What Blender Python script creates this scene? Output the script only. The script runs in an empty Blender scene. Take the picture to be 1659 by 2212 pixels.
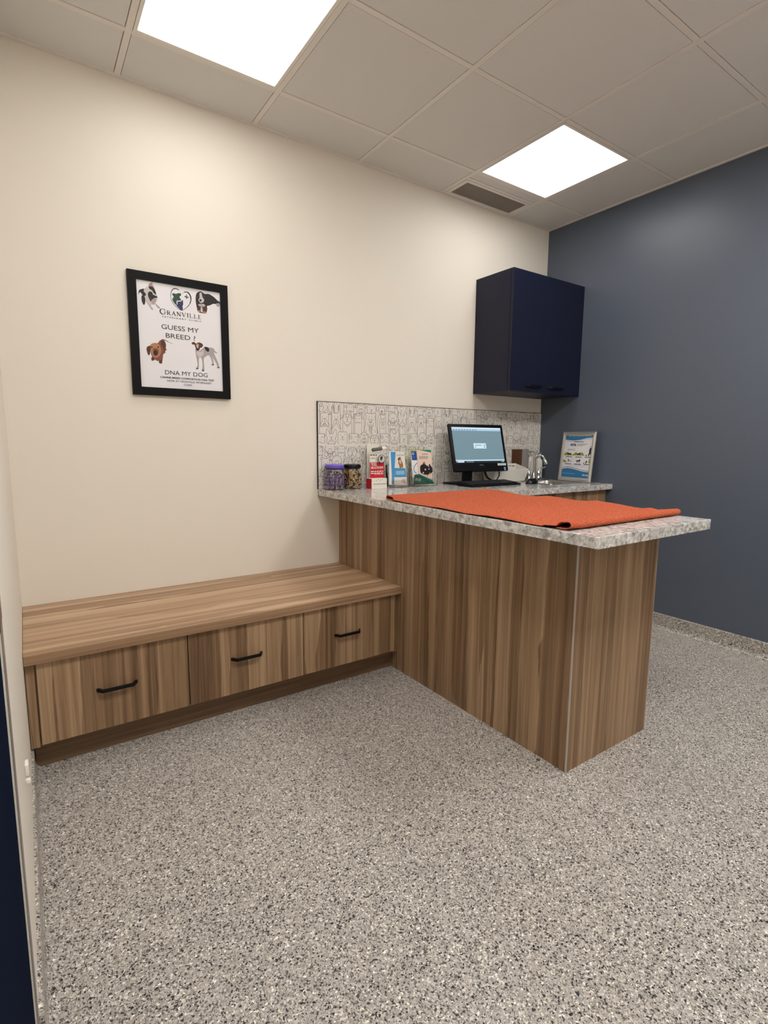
import bpy, bmesh, math, random
from mathutils import Vector, Matrix, Euler
random.seed(7)
S = bpy.context.scene
COL = S.collection
PI = math.pi

# ------------------------------------------------------------------ camera
CAM = Vector((-3.3269, -2.7071, 1.1826))
CROT = Euler((1.4359, -0.008, -0.6014), 'XYZ')
FPX = 1128.95
cd = bpy.data.cameras.new('camera'); cam = bpy.data.objects.new('camera', cd); COL.objects.link(cam)
cd.sensor_fit = 'HORIZONTAL'; cd.sensor_width = 36.0; cd.lens = FPX / 1659 * 36.0
cd.clip_start = 0.005; cd.clip_end = 50
cam.location = CAM; cam.rotation_euler = CROT
S.camera = cam

# ------------------------------------------------------------------ world, exposure
w = bpy.data.worlds.new('world'); S.world = w; w.use_nodes = True
w.node_tree.nodes['Background'].inputs[0].default_value = (0.8, 0.8, 0.8, 1)
w.node_tree.nodes['Background'].inputs[1].default_value = 0.05
S.view_settings.view_transform = 'Standard'; S.view_settings.look = 'None'
S.view_settings.gamma = 1.0; S.view_settings.exposure = 0.0
try: S.view_settings.use_curve_mapping = False
except Exception: pass
LIGHT_STRENGTH = 7.0
LIGHT_STRENGTH_ADDED = 34.5  # stronger output of the added fill panels behind the camera
LIGHT_COLOR = (1.0, 0.98, 0.95)

# ------------------------------------------------------------------ measures (metres)
H = 2.7288; HC = 0.9035; TC = 0.0365
WL, DW = -3.377, -3.45            # left wall plane, wall behind the camera
XL, XR, D = -1.9357, -1.2323, -1.8106
XP, XQ, DP = -1.7919, -1.2725, -1.6449
CD = -0.6404; HS = 1.4017
XC, DC, Z1, Z0 = -0.7243, -0.3329, 2.2653, 1.5114
ZB, TB, DB = 0.4529, 0.0365, -0.6394
GA, GB, GP = 0.4431, 0.3103, 0.61

# ------------------------------------------------------------------ colours and materials
def lin(c):
    return tuple(((x / 255) / 12.92 if x / 255 <= 0.04045 else ((x / 255 + 0.055) / 1.055) ** 2.4) for x in c)
MATS = {}
def mat(name, rgb=(128, 128, 128), rough=0.5, metal=0.0, spec=0.5, emit=None, es=0.0, trans=0.0, ior=1.45, alpha=1.0, coat=0.0):
    if name in MATS: return MATS[name]
    m = bpy.data.materials.new(name); m.use_nodes = True
    b = m.node_tree.nodes['Principled BSDF']
    b.inputs['Base Color'].default_value = (*lin(rgb), 1)
    b.inputs['Roughness'].default_value = rough; b.inputs['Metallic'].default_value = metal
    b.inputs['Specular IOR Level'].default_value = spec
    b.inputs['Transmission Weight'].default_value = trans; b.inputs['IOR'].default_value = ior
    b.inputs['Alpha'].default_value = alpha; b.inputs['Coat Weight'].default_value = coat
    if emit:
        b.inputs['Emission Color'].default_value = (*emit, 1); b.inputs['Emission Strength'].default_value = es
    MATS[name] = m
    return m
def nodes(m): return m.node_tree.nodes, m.node_tree.links, m.node_tree.nodes['Principled BSDF']
def N(m, t, **kw):
    n = m.node_tree.nodes.new(t)
    for k, v in kw.items():
        if k.startswith('_'): setattr(n, k[1:], v)
        else: n.inputs[k.replace('~', ' ')].default_value = v
    return n
def ramp(m, stops, interp='LINEAR'):
    r = m.node_tree.nodes.new('ShaderNodeValToRGB'); e = r.color_ramp.elements
    r.color_ramp.interpolation = interp
    while len(e) > 1: e.remove(e[0])
    e[0].position = stops[0][0]; e[0].color = (*lin(stops[0][1]), 1)
    for p, c in stops[1:]:
        x = e.new(p); x.color = (*lin(c), 1)
    return r

def m_wall(name, rgb, rough, bump=0.08, sc=260):
    m = mat(name, rgb, rough); n, l, b = nodes(m)
    tc = N(m, 'ShaderNodeTexCoord'); no = N(m, 'ShaderNodeTexNoise', Scale=sc, Detail=3.0)
    bu = N(m, 'ShaderNodeBump', Strength=bump, Distance=0.002)
    l.new(tc.outputs['Object'], no.inputs['Vector']); l.new(no.outputs['Fac'], bu.inputs['Height'])
    l.new(bu.outputs['Normal'], b.inputs['Normal'])
    return m
CREAM = m_wall('cream_paint', (233, 226, 214), 0.55)
SLATE = m_wall('slate_blue_paint', (85, 93, 106), 0.36, 0.15)
TILE_C = m_wall('ceiling_tile', (220, 218, 213), 0.9, 0.25, 420)
TBAR = mat('white_grid_metal', (228, 222, 214), 0.45)
GAPSHADE = mat('gap_shade', (30, 27, 24), 0.9)  # near-black, paints in the shade of ceiling gaps and behind the vent grille

def m_wood(name, axis, dark, midd, light, rough=0.42, seed=0.0):
    """laminate: stripes running along `axis`"""
    m = mat(name, midd, rough, spec=0.4); n, l, b = nodes(m)
    tc = N(m, 'ShaderNodeTexCoord'); oi = N(m, 'ShaderNodeObjectInfo')
    sm = N(m, 'ShaderNodeVectorMath', _operation='SCALE'); sm.inputs[0].default_value = (7.3, 11.1, 5.7)
    l.new(oi.outputs['Random'], sm.inputs['Scale'])
    ad = N(m, 'ShaderNodeVectorMath', _operation='ADD'); l.new(tc.outputs['Object'], ad.inputs[0]); l.new(sm.outputs[0], ad.inputs[1])
    def mp(along, across):
        s = [across] * 3; s[axis] = along
        q = N(m, 'ShaderNodeMapping'); q.inputs['Scale'].default_value = s; q.inputs['Location'].default_value = (seed, seed, seed)
        l.new(ad.outputs[0], q.inputs['Vector']); return q
    def noise(along, across, det, dist=0.0, rgh=0.5):
        q = mp(along, across); t = N(m, 'ShaderNodeTexNoise', Scale=1.0, Detail=det, Distortion=dist, Roughness=rgh)
        l.new(q.outputs[0], t.inputs['Vector']); return t
    # plank tone: voronoi stretched cells give crisp edged staves
    q = mp(0.28, 17.0)
    wob = noise(2.2, 4.0, 3.0)
    wsc = N(m, 'ShaderNodeVectorMath', _operation='SCALE', Scale=0.55); l.new(wob.outputs['Color'], wsc.inputs[0])
    wad = N(m, 'ShaderNodeVectorMath', _operation='ADD'); l.new(q.outputs[0], wad.inputs[0]); l.new(wsc.outputs[0], wad.inputs[1])
    vo = N(m, 'ShaderNodeTexVoronoi', Scale=1.0); l.new(wad.outputs[0], vo.inputs['Vector'])
    sp = N(m, 'ShaderNodeSeparateColor'); l.new(vo.outputs['Color'], sp.inputs[0])
    n2 = noise(0.7, 42.0, 5.0, 0.6, 0.6)
    n3 = noise(3.0, 260.0, 2.0)
    def mul(a, k):
        x = N(m, 'ShaderNodeMath', _operation='MULTIPLY'); l.new(a, x.inputs[0]); x.inputs[1].default_value = k; return x.outputs[0]
    def add(a, c):
        x = N(m, 'ShaderNodeMath', _operation='ADD'); l.new(a, x.inputs[0]); l.new(c, x.inputs[1]); return x.outputs[0]
    t = add(add(mul(sp.outputs[0], 0.30), mul(n2.outputs['Fac'], 0.85)), mul(n3.outputs['Fac'], 0.22))
    r = ramp(m, [(0.42, dark), (0.68, midd), (0.95, light)])
    l.new(t, r.inputs['Fac']); l.new(r.outputs['Color'], b.inputs['Base Color'])
    bu = N(m, 'ShaderNodeBump', Strength=0.12, Distance=0.001); l.new(n3.outputs['Fac'], bu.inputs['Height']); l.new(bu.outputs[0], b.inputs['Normal'])
    return m
WC = ((93, 70, 48), (142, 113, 85), (180, 151, 120))
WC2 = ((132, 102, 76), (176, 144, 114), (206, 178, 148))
WOOD_Z = m_wood('walnut_laminate_upright', 2, *WC)
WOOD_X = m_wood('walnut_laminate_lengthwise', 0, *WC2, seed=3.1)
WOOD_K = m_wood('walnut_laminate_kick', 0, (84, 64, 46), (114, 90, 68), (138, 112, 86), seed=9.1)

def m_floor():
    m = mat('flake_epoxy_floor', (150, 143, 135), 0.32, spec=0.45); n, l, b = nodes(m)
    tc = N(m, 'ShaderNodeTexCoord')
    no = N(m, 'ShaderNodeTexNoise', Scale=130.0, Detail=2.0)
    sc = N(m, 'ShaderNodeVectorMath', _operation='SCALE', Scale=0.008); l.new(tc.outputs['Object'], no.inputs['Vector']); l.new(no.outputs['Color'], sc.inputs[0])
    ad = N(m, 'ShaderNodeVectorMath', _operation='ADD'); l.new(tc.outputs['Object'], ad.inputs[0]); l.new(sc.outputs[0], ad.inputs[1])
    v = N(m, 'ShaderNodeTexVoronoi', Scale=255.0); l.new(ad.outputs[0], v.inputs['Vector'])
    v2 = N(m, 'ShaderNodeTexVoronoi', Scale=470.0); l.new(ad.outputs[0], v2.inputs['Vector'])
    s1 = N(m, 'ShaderNodeSeparateColor'); l.new(v.outputs['Color'], s1.inputs[0])
    s2 = N(m, 'ShaderNodeSeparateColor'); l.new(v2.outputs['Color'], s2.inputs[0])
    st = [(0.0, (24, 25, 32)), (0.055, (62, 58, 56)), (0.12, (104, 98, 92)), (0.22, (156, 150, 144)), (0.40, (178, 172, 166)), (0.60, (166, 160, 154)), (0.76, (200, 194, 186)), (0.90, (222, 216, 206)), (0.965, (242, 238, 228))]
    r1 = ramp(m, st, 'CONSTANT'); l.new(s1.outputs[0], r1.inputs['Fac'])
    st2 = [(0.0, (38, 37, 40)), (0.11, (92, 86, 81)), (0.25, (166, 160, 153)), (0.75, (192, 185, 177)), (0.91, (226, 220, 210))]
    r2 = ramp(m, st2, 'CONSTANT'); l.new(s2.outputs[1], r2.inputs['Fac'])
    gt = N(m, 'ShaderNodeMath', _operation='GREATER_THAN'); l.new(s1.outputs[2], gt.inputs[0]); gt.inputs[1].default_value = 0.55
    mx = N(m, 'ShaderNodeMix', _data_type='RGBA'); l.new(gt.outputs[0], mx.inputs[0]); l.new(r1.outputs[0], mx.inputs[6]); l.new(r2.outputs[0], mx.inputs[7])
    v3 = N(m, 'ShaderNodeTexVoronoi', Scale=150.0); l.new(ad.outputs[0], v3.inputs['Vector'])
    s3 = N(m, 'ShaderNodeSeparateColor'); l.new(v3.outputs['Color'], s3.inputs[0])
    g3 = N(m, 'ShaderNodeMath', _operation='GREATER_THAN'); l.new(s3.outputs[0], g3.inputs[0]); g3.inputs[1].default_value = 0.965
    l3 = N(m, 'ShaderNodeMath', _operation='LESS_THAN'); l.new(v3.outputs['Distance'], l3.inputs[0]); l3.inputs[1].default_value = 0.42
    k3 = N(m, 'ShaderNodeMath', _operation='MULTIPLY'); l.new(g3.outputs[0], k3.inputs[0]); l.new(l3.outputs[0], k3.inputs[1])
    mx3 = N(m, 'ShaderNodeMix', _data_type='RGBA'); l.new(k3.outputs[0], mx3.inputs[0]); l.new(mx.outputs[2], mx3.inputs[6]); mx3.inputs[7].default_value = (*lin((44, 44, 58)), 1)
    l.new(mx3.outputs[2], b.inputs['Base Color'])
    bn = N(m, 'ShaderNodeTexNoise', Scale=140.0, Detail=2.0); l.new(tc.outputs['Object'], bn.inputs['Vector'])
    bu = N(m, 'ShaderNodeBump', Strength=0.25, Distance=0.0015); l.new(bn.outputs[0], bu.inputs['Height']); l.new(bu.outputs[0], b.inputs['Normal'])
    return m
FLOOR = m_floor()

def m_stone():
    m = mat('grey_stone_laminate', (186, 184, 180), 0.13, spec=0.6); n, l, b = nodes(m)
    tc = N(m, 'ShaderNodeTexCoord')
    no = N(m, 'ShaderNodeTexNoise', Scale=26.0, Detail=5.0)
    sc = N(m, 'ShaderNodeVectorMath', _operation='SCALE', Scale=0.085); l.new(tc.outputs['Object'], no.inputs['Vector']); l.new(no.outputs['Color'], sc.inputs[0])
    ad = N(m, 'ShaderNodeVectorMath', _operation='ADD'); l.new(tc.outputs['Object'], ad.inputs[0]); l.new(sc.outputs[0], ad.inputs[1])
    v = N(m, 'ShaderNodeTexVoronoi', Scale=58.0); l.new(ad.outputs[0], v.inputs['Vector'])
    s1 = N(m, 'ShaderNodeSeparateColor'); l.new(v.outputs['Color'], s1.inputs[0])
    e = N(m, 'ShaderNodeTexVoronoi', Scale=58.0, _feature='DISTANCE_TO_EDGE'); l.new(ad.outputs[0], e.inputs['Vector'])
    r1 = ramp(m, [(0.0, (134, 131, 127)), (0.3, (170, 167, 163)), (0.6, (194, 192, 188)), (0.85, (222, 220, 216))]); l.new(s1.outputs[0], r1.inputs['Fac'])
    r2 = ramp(m, [(0.0, (255, 255, 255)), (0.03, (60, 60, 60)), (0.08, (0, 0, 0))]); l.new(e.outputs['Distance'], r2.inputs['Fac'])
    n2 = N(m, 'ShaderNodeTexNoise', Scale=70.0, Detail=4.0); l.new(tc.outputs['Object'], n2.inputs['Vector'])
    r3 = ramp(m, [(0.35, (116, 113, 110)), (0.5, (184, 181, 177)), (0.66, (240, 238, 234))]); l.new(n2.outputs[0], r3.inputs['Fac'])
    mx = N(m, 'ShaderNodeMix', _data_type='RGBA'); mx.inputs[0].default_value = 0.42; l.new(r1.outputs[0], mx.inputs[6]); l.new(r3.outputs[0], mx.inputs[7])
    mx2 = N(m, 'ShaderNodeMix', _data_type='RGBA'); l.new(r2.outputs[0], mx2.inputs[0]); l.new(mx.outputs[2], mx2.inputs[6]); mx2.inputs[7].default_value = (*lin((214, 210, 204)), 1)
    l.new(mx2.outputs[2], b.inputs['Base Color'])
    return m
STONE = m_stone()

def m_terry():
    m = mat('terracotta_terry', (194, 96, 68), 0.95, spec=0.1); n, l, b = nodes(m)
    b.inputs['Sheen Weight'].default_value = 0.5; b.inputs['Sheen Roughness'].default_value = 0.5
    b.inputs['Sheen Tint'].default_value = (*lin((240, 150, 110)), 1)
    tc = N(m, 'ShaderNodeTexCoord')
    no = N(m, 'ShaderNodeTexNoise', Scale=230.0, Detail=4.0, Roughness=0.8); l.new(tc.outputs['Object'], no.inputs['Vector'])
    r = ramp(m, [(0.36, (160, 64, 40)), (0.5, (202, 92, 62)), (0.64, (234, 132, 100))]); l.new(no.outputs[0], r.inputs['Fac']); l.new(r.outputs[0], b.inputs['Base Color'])
    bu = N(m, 'ShaderNodeBump', Strength=1.0, Distance=0.006); l.new(no.outputs[0], bu.inputs['Height']); l.new(bu.outputs[0], b.inputs['Normal'])
    return m
TERRY = m_terry()

NAVY = mat('navy_cabinet', (18, 23, 46), 0.42, spec=0.35)
NAVYD = mat('navy_door', (14, 24, 44), 0.95, spec=0.02)
BLACKM = mat('black_metal', (11, 10, 12), 0.45, spec=0.25)
BLACKP = mat('black_plastic', (9, 9, 10), 0.45, spec=0.25)
BLACKG = mat('black_gloss', (10, 10, 12), 0.12)
ALU = mat('aluminium', (190, 186, 182), 0.32, 0.9)
ALUP = mat('pale_trim', (188, 180, 172), 0.4, 0.3)
SATIN = mat('satin_silver', (214, 212, 208), 0.3, 0.75)
CHROME = mat('chrome', (222, 222, 224), 0.06, 1.0)
STEEL = mat('steel', (196, 194, 190), 0.25, 1.0)
WHITE = mat('white_plastic', (232, 228, 220), 0.4)
PAPER = mat('paper', (232, 230, 232), 0.6)
PAPERC = mat('cream_paper', (232, 226, 214), 0.6)
INK = mat('ink', (40, 38, 44), 0.6)
INKG = mat('grey_ink', (92, 90, 96), 0.6)
BLK = mat('print_black', (24, 22, 24), 0.6)
GLASS = mat('clear_plastic', (255, 255, 255), 0.03, trans=1.0, ior=1.3)
PICGLASS = mat('picture_glass', (255, 255, 255), 0.03, trans=1.0, ior=1.1)

# ------------------------------------------------------------------ mesh builder
class MB:
    def __init__(s, *mats): s.v = []; s.f = []; s.m = []; s.mats = list(mats); s.smooth = []
    def mi(s, m):
        if m is None: return 0
        if m not in s.mats: s.mats.append(m)
        return s.mats.index(m)
    def add(s, vs, fs, m=None, M=None, smooth=False):
        k = len(s.v); i = s.mi(m)
        for v in vs:
            v = Vector(v); s.v.append(M @ v if M else v)
        for f in fs: s.f.append([k + a for a in f]); s.m.append(i); s.smooth.append(smooth)
        return s
    def box(s, a, b, m=None, M=None):
        x0, x1 = sorted((a[0], b[0])); y0, y1 = sorted((a[1], b[1])); z0, z1 = sorted((a[2], b[2]))
        vs = [(x0, y0, z0), (x1, y0, z0), (x1, y1, z0), (x0, y1, z0), (x0, y0, z1), (x1, y0, z1), (x1, y1, z1), (x0, y1, z1)]
        return s.add(vs, [(0, 3, 2, 1), (4, 5, 6, 7), (0, 1, 5, 4), (1, 2, 6, 5), (2, 3, 7, 6), (3, 0, 4, 7)], m, M)
    def rbox(s, a, b, r, m=None, M=None, seg=2):
        bm = bmesh.new(); t = MB(); t.box(a, b)
        vs = [bm.verts.new(v) for v in t.v]
        for f in t.f: bm.faces.new([vs[i] for i in f])
        bmesh.ops.bevel(bm, geom=bm.edges[:], offset=r, segments=seg, affect='EDGES', profile=0.5)
        bm.verts.index_update()
        s.add([v.co.copy() for v in bm.verts], [[v.index for v in f.verts] for f in bm.faces], m, M, True); bm.free(); return s
    def lathe(s, prof, c=(0, 0, 0), seg=32, m=None, M=None, cap=True):
        vs = []; fs = []
        for r, z in prof:
            for k in range(seg):
                a = 2 * PI * k / seg; vs.append((c[0] + r * math.cos(a), c[1] + r * math.sin(a), c[2] + z))
        for i in range(len(prof) - 1):
            for k in range(seg):
                k2 = (k + 1) % seg; fs.append((i * seg + k, i * seg + k2, (i + 1) * seg + k2, (i + 1) * seg + k))
        s.add(vs, fs, m, M, True)
        if cap:
            n = len(prof) - 1
            s.add(vs[:seg], [tuple(reversed(range(seg)))], m, M); s.add(vs[n * seg:], [tuple(range(seg))], m, M)
        return s
    def tube(s, pts, r, m=None, seg=10, M=None, cap=True):
        pts = [Vector(p) for p in pts]; n = len(pts); rs = r if isinstance(r, (list, tuple)) else [r] * n
        vs = []; fs = []; up = None
        for i, p in enumerate(pts):
            t = (pts[min(i + 1, n - 1)] - pts[max(i - 1, 0)]).normalized()
            if up is None: up = Vector((0, 0, 1)) if abs(t.z) < 0.9 else Vector((1, 0, 0))
            x = t.cross(up).normalized(); up = x.cross(t).normalized()
            for k in range(seg):
                a = 2 * PI * k / seg; vs.append(p + (x * math.cos(a) + up * math.sin(a)) * rs[i])
        for i in range(n - 1):
            for k in range(seg):
                k2 = (k + 1) % seg; fs.append((i * seg + k, i * seg + k2, (i + 1) * seg + k2, (i + 1) * seg + k))
        s.add(vs, fs, m, M, True)
        if cap: s.add(vs[:seg], [tuple(range(seg))], m, M); s.add(vs[-seg:], [tuple(reversed(range(seg)))], m, M)
        return s
    def prism(s, poly, vec, m=None, M=None):
        """polygon (3-D points) extruded by vec"""
        n = len(poly); vec = Vector(vec); p = [Vector(a) for a in poly]
        vs = p + [a + vec for a in p]
        fs = [tuple(range(n)), tuple(reversed(range(n, 2 * n)))] + [(i, i + n, (i + 1) % n + n, (i + 1) % n) for i in range(n)]
        return s.add(vs, fs, m, M)
    def build(s, name, parent=None, origin=None, bevel=0, seg=2, recalc=True):
        o_ = ORG.get(parent.name, Vector((0, 0, 0))) if parent else Vector(origin or (0, 0, 0))
        me = bpy.data.meshes.new(name)
        me.from_pydata([v - o_ for v in s.v], [], s.f)
        for m in (s.mats or [WHITE]): me.materials.append(m)
        for p, i, sm in zip(me.polygons, s.m, s.smooth): p.material_index = i; p.use_smooth = sm
        if recalc:
            bm = bmesh.new(); bm.from_mesh(me); bmesh.ops.recalc_face_normals(bm, faces=bm.faces); bm.to_mesh(me); bm.free()
        me.update()
        o = bpy.data.objects.new(name, me); COL.objects.link(o)
        if parent: o.parent = parent
        else: o.location = o_
        ORG[o.name] = o_
        if bevel:
            b = o.modifiers.new('bevel', 'BEVEL'); b.width = bevel; b.segments = seg; b.limit_method = 'ANGLE'
        return o
ORG = {}
def tag(o, label=None, cat=None, group=None, kind=None):
    if label: o['label'] = label
    if cat: o['category'] = cat
    if group: o['group'] = group
    if kind: o['kind'] = kind
    return o
def thing(name, loc, label, cat, group=None):
    o = bpy.data.objects.new(name, None); COL.objects.link(o); o.location = loc; o.empty_display_size = 0.05
    ORG[o.name] = Vector(loc)
    return tag(o, label, cat, group)
def struct(o): o['kind'] = 'structure'; return o

# planes for flat printed things: 2-D coordinates on a plane at its true place
CR = CROT.to_matrix()
class Plane:
    def __init__(s, o, r, u):
        s.o = Vector(o); s.r = Vector(r).normalized(); s.u = Vector(u).normalized(); s.n = s.r.cross(s.u)
    def px(s, u, v):
        d = CR @ Vector(((u - 829.5) / FPX, -(v - 1106) / FPX, -1)); t = (s.o - CAM).dot(s.n) / d.dot(s.n)
        p = CAM + d * t - s.o
        return (p.dot(s.r), p.dot(s.u))
    def p(s, a, b, off=0.0): return s.o + s.r * a + s.u * b + s.n * off
def smooth(pts, closed=True, k=4):
    n = len(pts); out = []
    rng = range(n) if closed else range(n - 1)
    for i in rng:
        g = (lambda j: pts[j % n]) if closed else (lambda j: pts[max(0, min(n - 1, j))])
        p0, p1, p2, p3 = g(i - 1), g(i), g(i + 1), g(i + 2)
        for j in range(k):
            t = j / k
            out.append(tuple(0.5 * (2 * p1[c] + (p2[c] - p0[c]) * t + (2 * p0[c] - 5 * p1[c] + 4 * p2[c] - p3[c]) * t * t + (3 * p1[c] - p0[c] - 3 * p2[c] + p3[c]) * t ** 3) for c in (0, 1)))
    if not closed: out.append(tuple(pts[-1][:2]))
    return out
def fill(mb, pl, pts, m, off=0.0004):
    mb.add([pl.p(a, b, off) for a, b in pts], [tuple(range(len(pts)))], m)
OFFC = [0]
def line(mb, pl, pts, wdt, m, off=0.0006, closed=False):
    n = len(pts); OFFC[0] = (OFFC[0] + 1) % 9; off += OFFC[0] * 1.5e-6
    if n < 2: return
    vs = []
    for i, (a, b) in enumerate(pts):
        if closed: q0, q1 = pts[i - 1], pts[(i + 1) % n]
        else: q0, q1 = pts[max(0, i - 1)], pts[min(n - 1, i + 1)]
        dx, dy = q1[0] - q0[0], q1[1] - q0[1]; L = math.hypot(dx, dy) or 1e-9
        ww = wdt[i * (len(wdt) - 1) // max(1, n - 1)] if isinstance(wdt, (list, tuple)) else wdt
        nx, ny = -dy / L * ww / 2, dx / L * ww / 2
        vs += [pl.p(a + nx, b + ny, off), pl.p(a - nx, b - ny, off)]
    fs = [(2 * i, 2 * i + 1, 2 * ((i + 1) % n) + 1, 2 * ((i + 1) % n)) for i in range(n if closed else n - 1)]
    mb.add(vs, fs, m)
def rect(mb, pl, a0, b0, a1, b1, m, off=0.0004): fill(mb, pl, [(a0, b0), (a1, b0), (a1, b1), (a0, b1)], m, off)
def ell(mb, pl, a, b, ra, rb, m, off=0.0006, n=18): fill(mb, pl, [(a + ra * math.cos(2 * PI * k / n), b + rb * math.sin(2 * PI * k / n)) for k in range(n)], m, off)
TXT = {}
def text_geo(t, bold=0.0):
    if (t, bold) in TXT: return TXT[(t, bold)]
    c = bpy.data.curves.new('t', 'FONT'); c.body = t; c.size = 1; c.offset = bold; c.resolution_u = 3
    o = bpy.data.objects.new('t', c); COL.objects.link(o)
    dg = bpy.context.evaluated_depsgraph_get(); me = o.evaluated_get(dg).to_mesh()
    vs = [tuple(v.co) for v in me.vertices]; fs = [tuple(p.vertices) for p in me.polygons]
    o.evaluated_get(dg).to_mesh_clear(); bpy.data.objects.remove(o); bpy.data.curves.remove(c)
    TXT[(t, bold)] = (vs, fs); return vs, fs
def text(mb, pl, t, a0, a1, b0, b1, m, off=0.0006, bold=0.0):
    """lettering t stretched into the box a0..a1 x b0..b1"""
    vs, fs = text_geo(t, bold)
    x0 = min(v[0] for v in vs); x1 = max(v[0] for v in vs); y0 = min(v[1] for v in vs); y1 = max(v[1] for v in vs)
    mb.add([pl.p(a0 + (v[0] - x0) / (x1 - x0) * (a1 - a0), b0 + (v[1] - y0) / (y1 - y0) * (b1 - b0), off) for v in vs], fs, m)
def squiggle(mb, pl, a0, a1, b0, b1, m, off=0.0006):
    """unreadably small line of print: short uneven words"""
    a = a0
    while a < a1:
        wd = (b1 - b0) * random.uniform(1.6, 4.5); e = min(a + wd, a1)
        rect(mb, pl, a, b0, e, b1, m, off); a = e + (b1 - b0) * 0.7

# ================================================================== STRUCTURE
struct(MB(FLOOR).box((WL - .15, DW - .15, -.1), (.15, .15, 0)).build('floor'))
struct(MB(CREAM).box((WL - .15, 0, 0), (.15, .15, H + .12)).build('wall_back'))
struct(MB(SLATE).box((0, DW - .15, 0), (.15, 0, H + .12)).build('wall_right'))
DY0, DY1, DZ = -1.690, -2.600, 2.10            # doorway in the left wall
wl = MB(CREAM)
wl.box((WL - .15, DY0, 0), (WL, 0, H + .12)); wl.box((WL - .15, DY1, DZ), (WL, DY0, H + .12)); wl.box((WL - .15, DW - .15, 0), (WL, DY1, H + .12))
struct(wl.build('wall_left'))
struct(MB(CREAM).box((WL, DW - .15, 0), (0, DW, H + .12)).build('wall_front'))

# ceiling: tiles in an exposed grid
ceil = MB(GAPSHADE, TILE_C)
ceil.box((WL - .15, DW - .15, H + .014), (.15, .15, H + .12), GAPSHADE)
xs = [0.0] + [-GA - k * GP for k in range(5)] + [WL]
ys = [0.0] + [-GB - k * GP for k in range(6)] + [DW]
LIGHTS = [(4, 1), (1, 1)]      # cells: xs index, ys index
cells_light = {(4, 1), (1, 1), (4, 4), (1, 4)}
def cell(i, j, g=0.0145):
    x1, x0 = xs[i], xs[i + 1]; y1, y0 = ys[j], ys[j + 1]
    return x0 + g, x1 - g, y0 + g, y1 - g
for i in range(6):
    for j in range(len(ys) - 1):
        if (i, j) in cells_light or (i, j) == (1, 0): continue
        a, b, c, d = cell(i, j)
        if b - a < 0.01 or d - c < 0.01: continue
        ceil.box((a, c, H + .0015), (b, d, H + .013), TILE_C)
a, b, c, d = cell(1, 0)
VY = -0.232                                   # vent lies between the wall and here, a filler strip beyond
ceil.box((a, c, H + .0015), (b, VY - .012, H + .013), TILE_C)
CE = struct(ceil.build('ceiling', recalc=False))
gr = MB(TBAR)
for x in xs[1:-1]: gr.box((x - .012, DW, H - .001), (x + .012, 0, H + .012))
for y in ys[1:-1]:
    for k in range(6): gr.box((xs[k + 1] + .012, y - .012, H - .0006), (xs[k] - .012, y + .012, H + .012))
gr.box((WL, -.02, H - .002), (0, 0, H + .012)); gr.box((-.02, DW, H - .002), (0, -.02, H + .012)); gr.box((WL, DW, H - .002), (WL + .02, -.02, H + .012))
gr.box((a - .002, VY - .010, H - .001), (b + .002, VY + .010, H + .012))
struct(gr.build('ceiling_grid', CE, bevel=.0008, seg=1))

# lights: two in view, two added behind the camera to brighten the room
DIFF = mat('lit_diffuser', (255, 250, 244), 0.5, emit=LIGHT_COLOR, es=LIGHT_STRENGTH)
DIFF_ADDED = mat('lit_diffuser_added', (255, 250, 244), 0.5, emit=LIGHT_COLOR, es=LIGHT_STRENGTH_ADDED)  # for the added, unseen panels only
lab = {(4, 1): 'square lit ceiling panel light above the bench, left of the two', (1, 1): 'square lit ceiling panel light beside the air vent',
       (4, 4): 'added unseen ceiling panel light overhead in front of the door', (1, 4): 'added unseen ceiling panel light near the dark wall, away from the counter'}
for (i, j) in [(4, 1), (1, 1), (4, 4), (1, 4)]:
    x0, x1, y0, y1 = cell(i, j, .0135)
    t = thing('ceiling_light', ((x0 + x1) / 2, (y0 + y1) / 2, H), lab[(i, j)], 'ceiling light', 'ceiling panel lights')
    f = MB(WHITE); g = .014
    for bx in (((x0, y0), (x1, y0 + g)), ((x0, y1 - g), (x1, y1)), ((x0, y0 + g), (x0 + g, y1 - g)), ((x1 - g, y0 + g), (x1, y1 - g))):
        f.box((bx[0][0], bx[0][1], H - .002), (bx[1][0], bx[1][1], H + .010))
    f.build('light_frame', t)
    MB(DIFF if j == 1 else DIFF_ADDED).box((x0 + g, y0 + g, H + .001), (x1 - g, y1 - g, H + .009)).build('diffuser', t)

# vent
x0, x1 = a, b
t = thing('air_vent', ((x0 + x1) / 2, -.12, H), 'rectangular perforated metal air vent in the ceiling by the wall', 'air vent')
vf = MB(TBAR); vy0, vy1 = VY + .012, -.022
for bx in (((x0, vy0), (x1, vy0 + .022)), ((x0, vy1 - .022), (x1, vy1)), ((x0, vy0 + .022), (x0 + .028, vy1 - .022)), ((x1 - .028, vy0 + .022), (x1, vy1 - .022))):
    vf.box((*bx[0], H - .003), (*bx[1], H + .010))
vf.build('vent_frame', t, bevel=.001)
VG = mat('vent_mesh', (138, 130, 121), 0.5, 0.1)
gv = MB(VG, GAPSHADE); gv.box((x0 + .028, vy0 + .022, H + .008), (x1 - .028, vy1 - .022, H + .010), GAPSHADE)
xx = x0 + .030
while xx < x1 - .030:
    gv.box((xx, vy0 + .022, H + .001), (xx + .0044, vy1 - .022, H + .004), VG); xx += .0085
yy = vy0 + .024
while yy < vy1 - .024:
    gv.box((x0 + .028, yy, H + .0018), (x1 - .028, yy + .0040, H + .0045), VG); yy += .0085
gv.build('perforated_grille', t, recalc=False)

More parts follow.
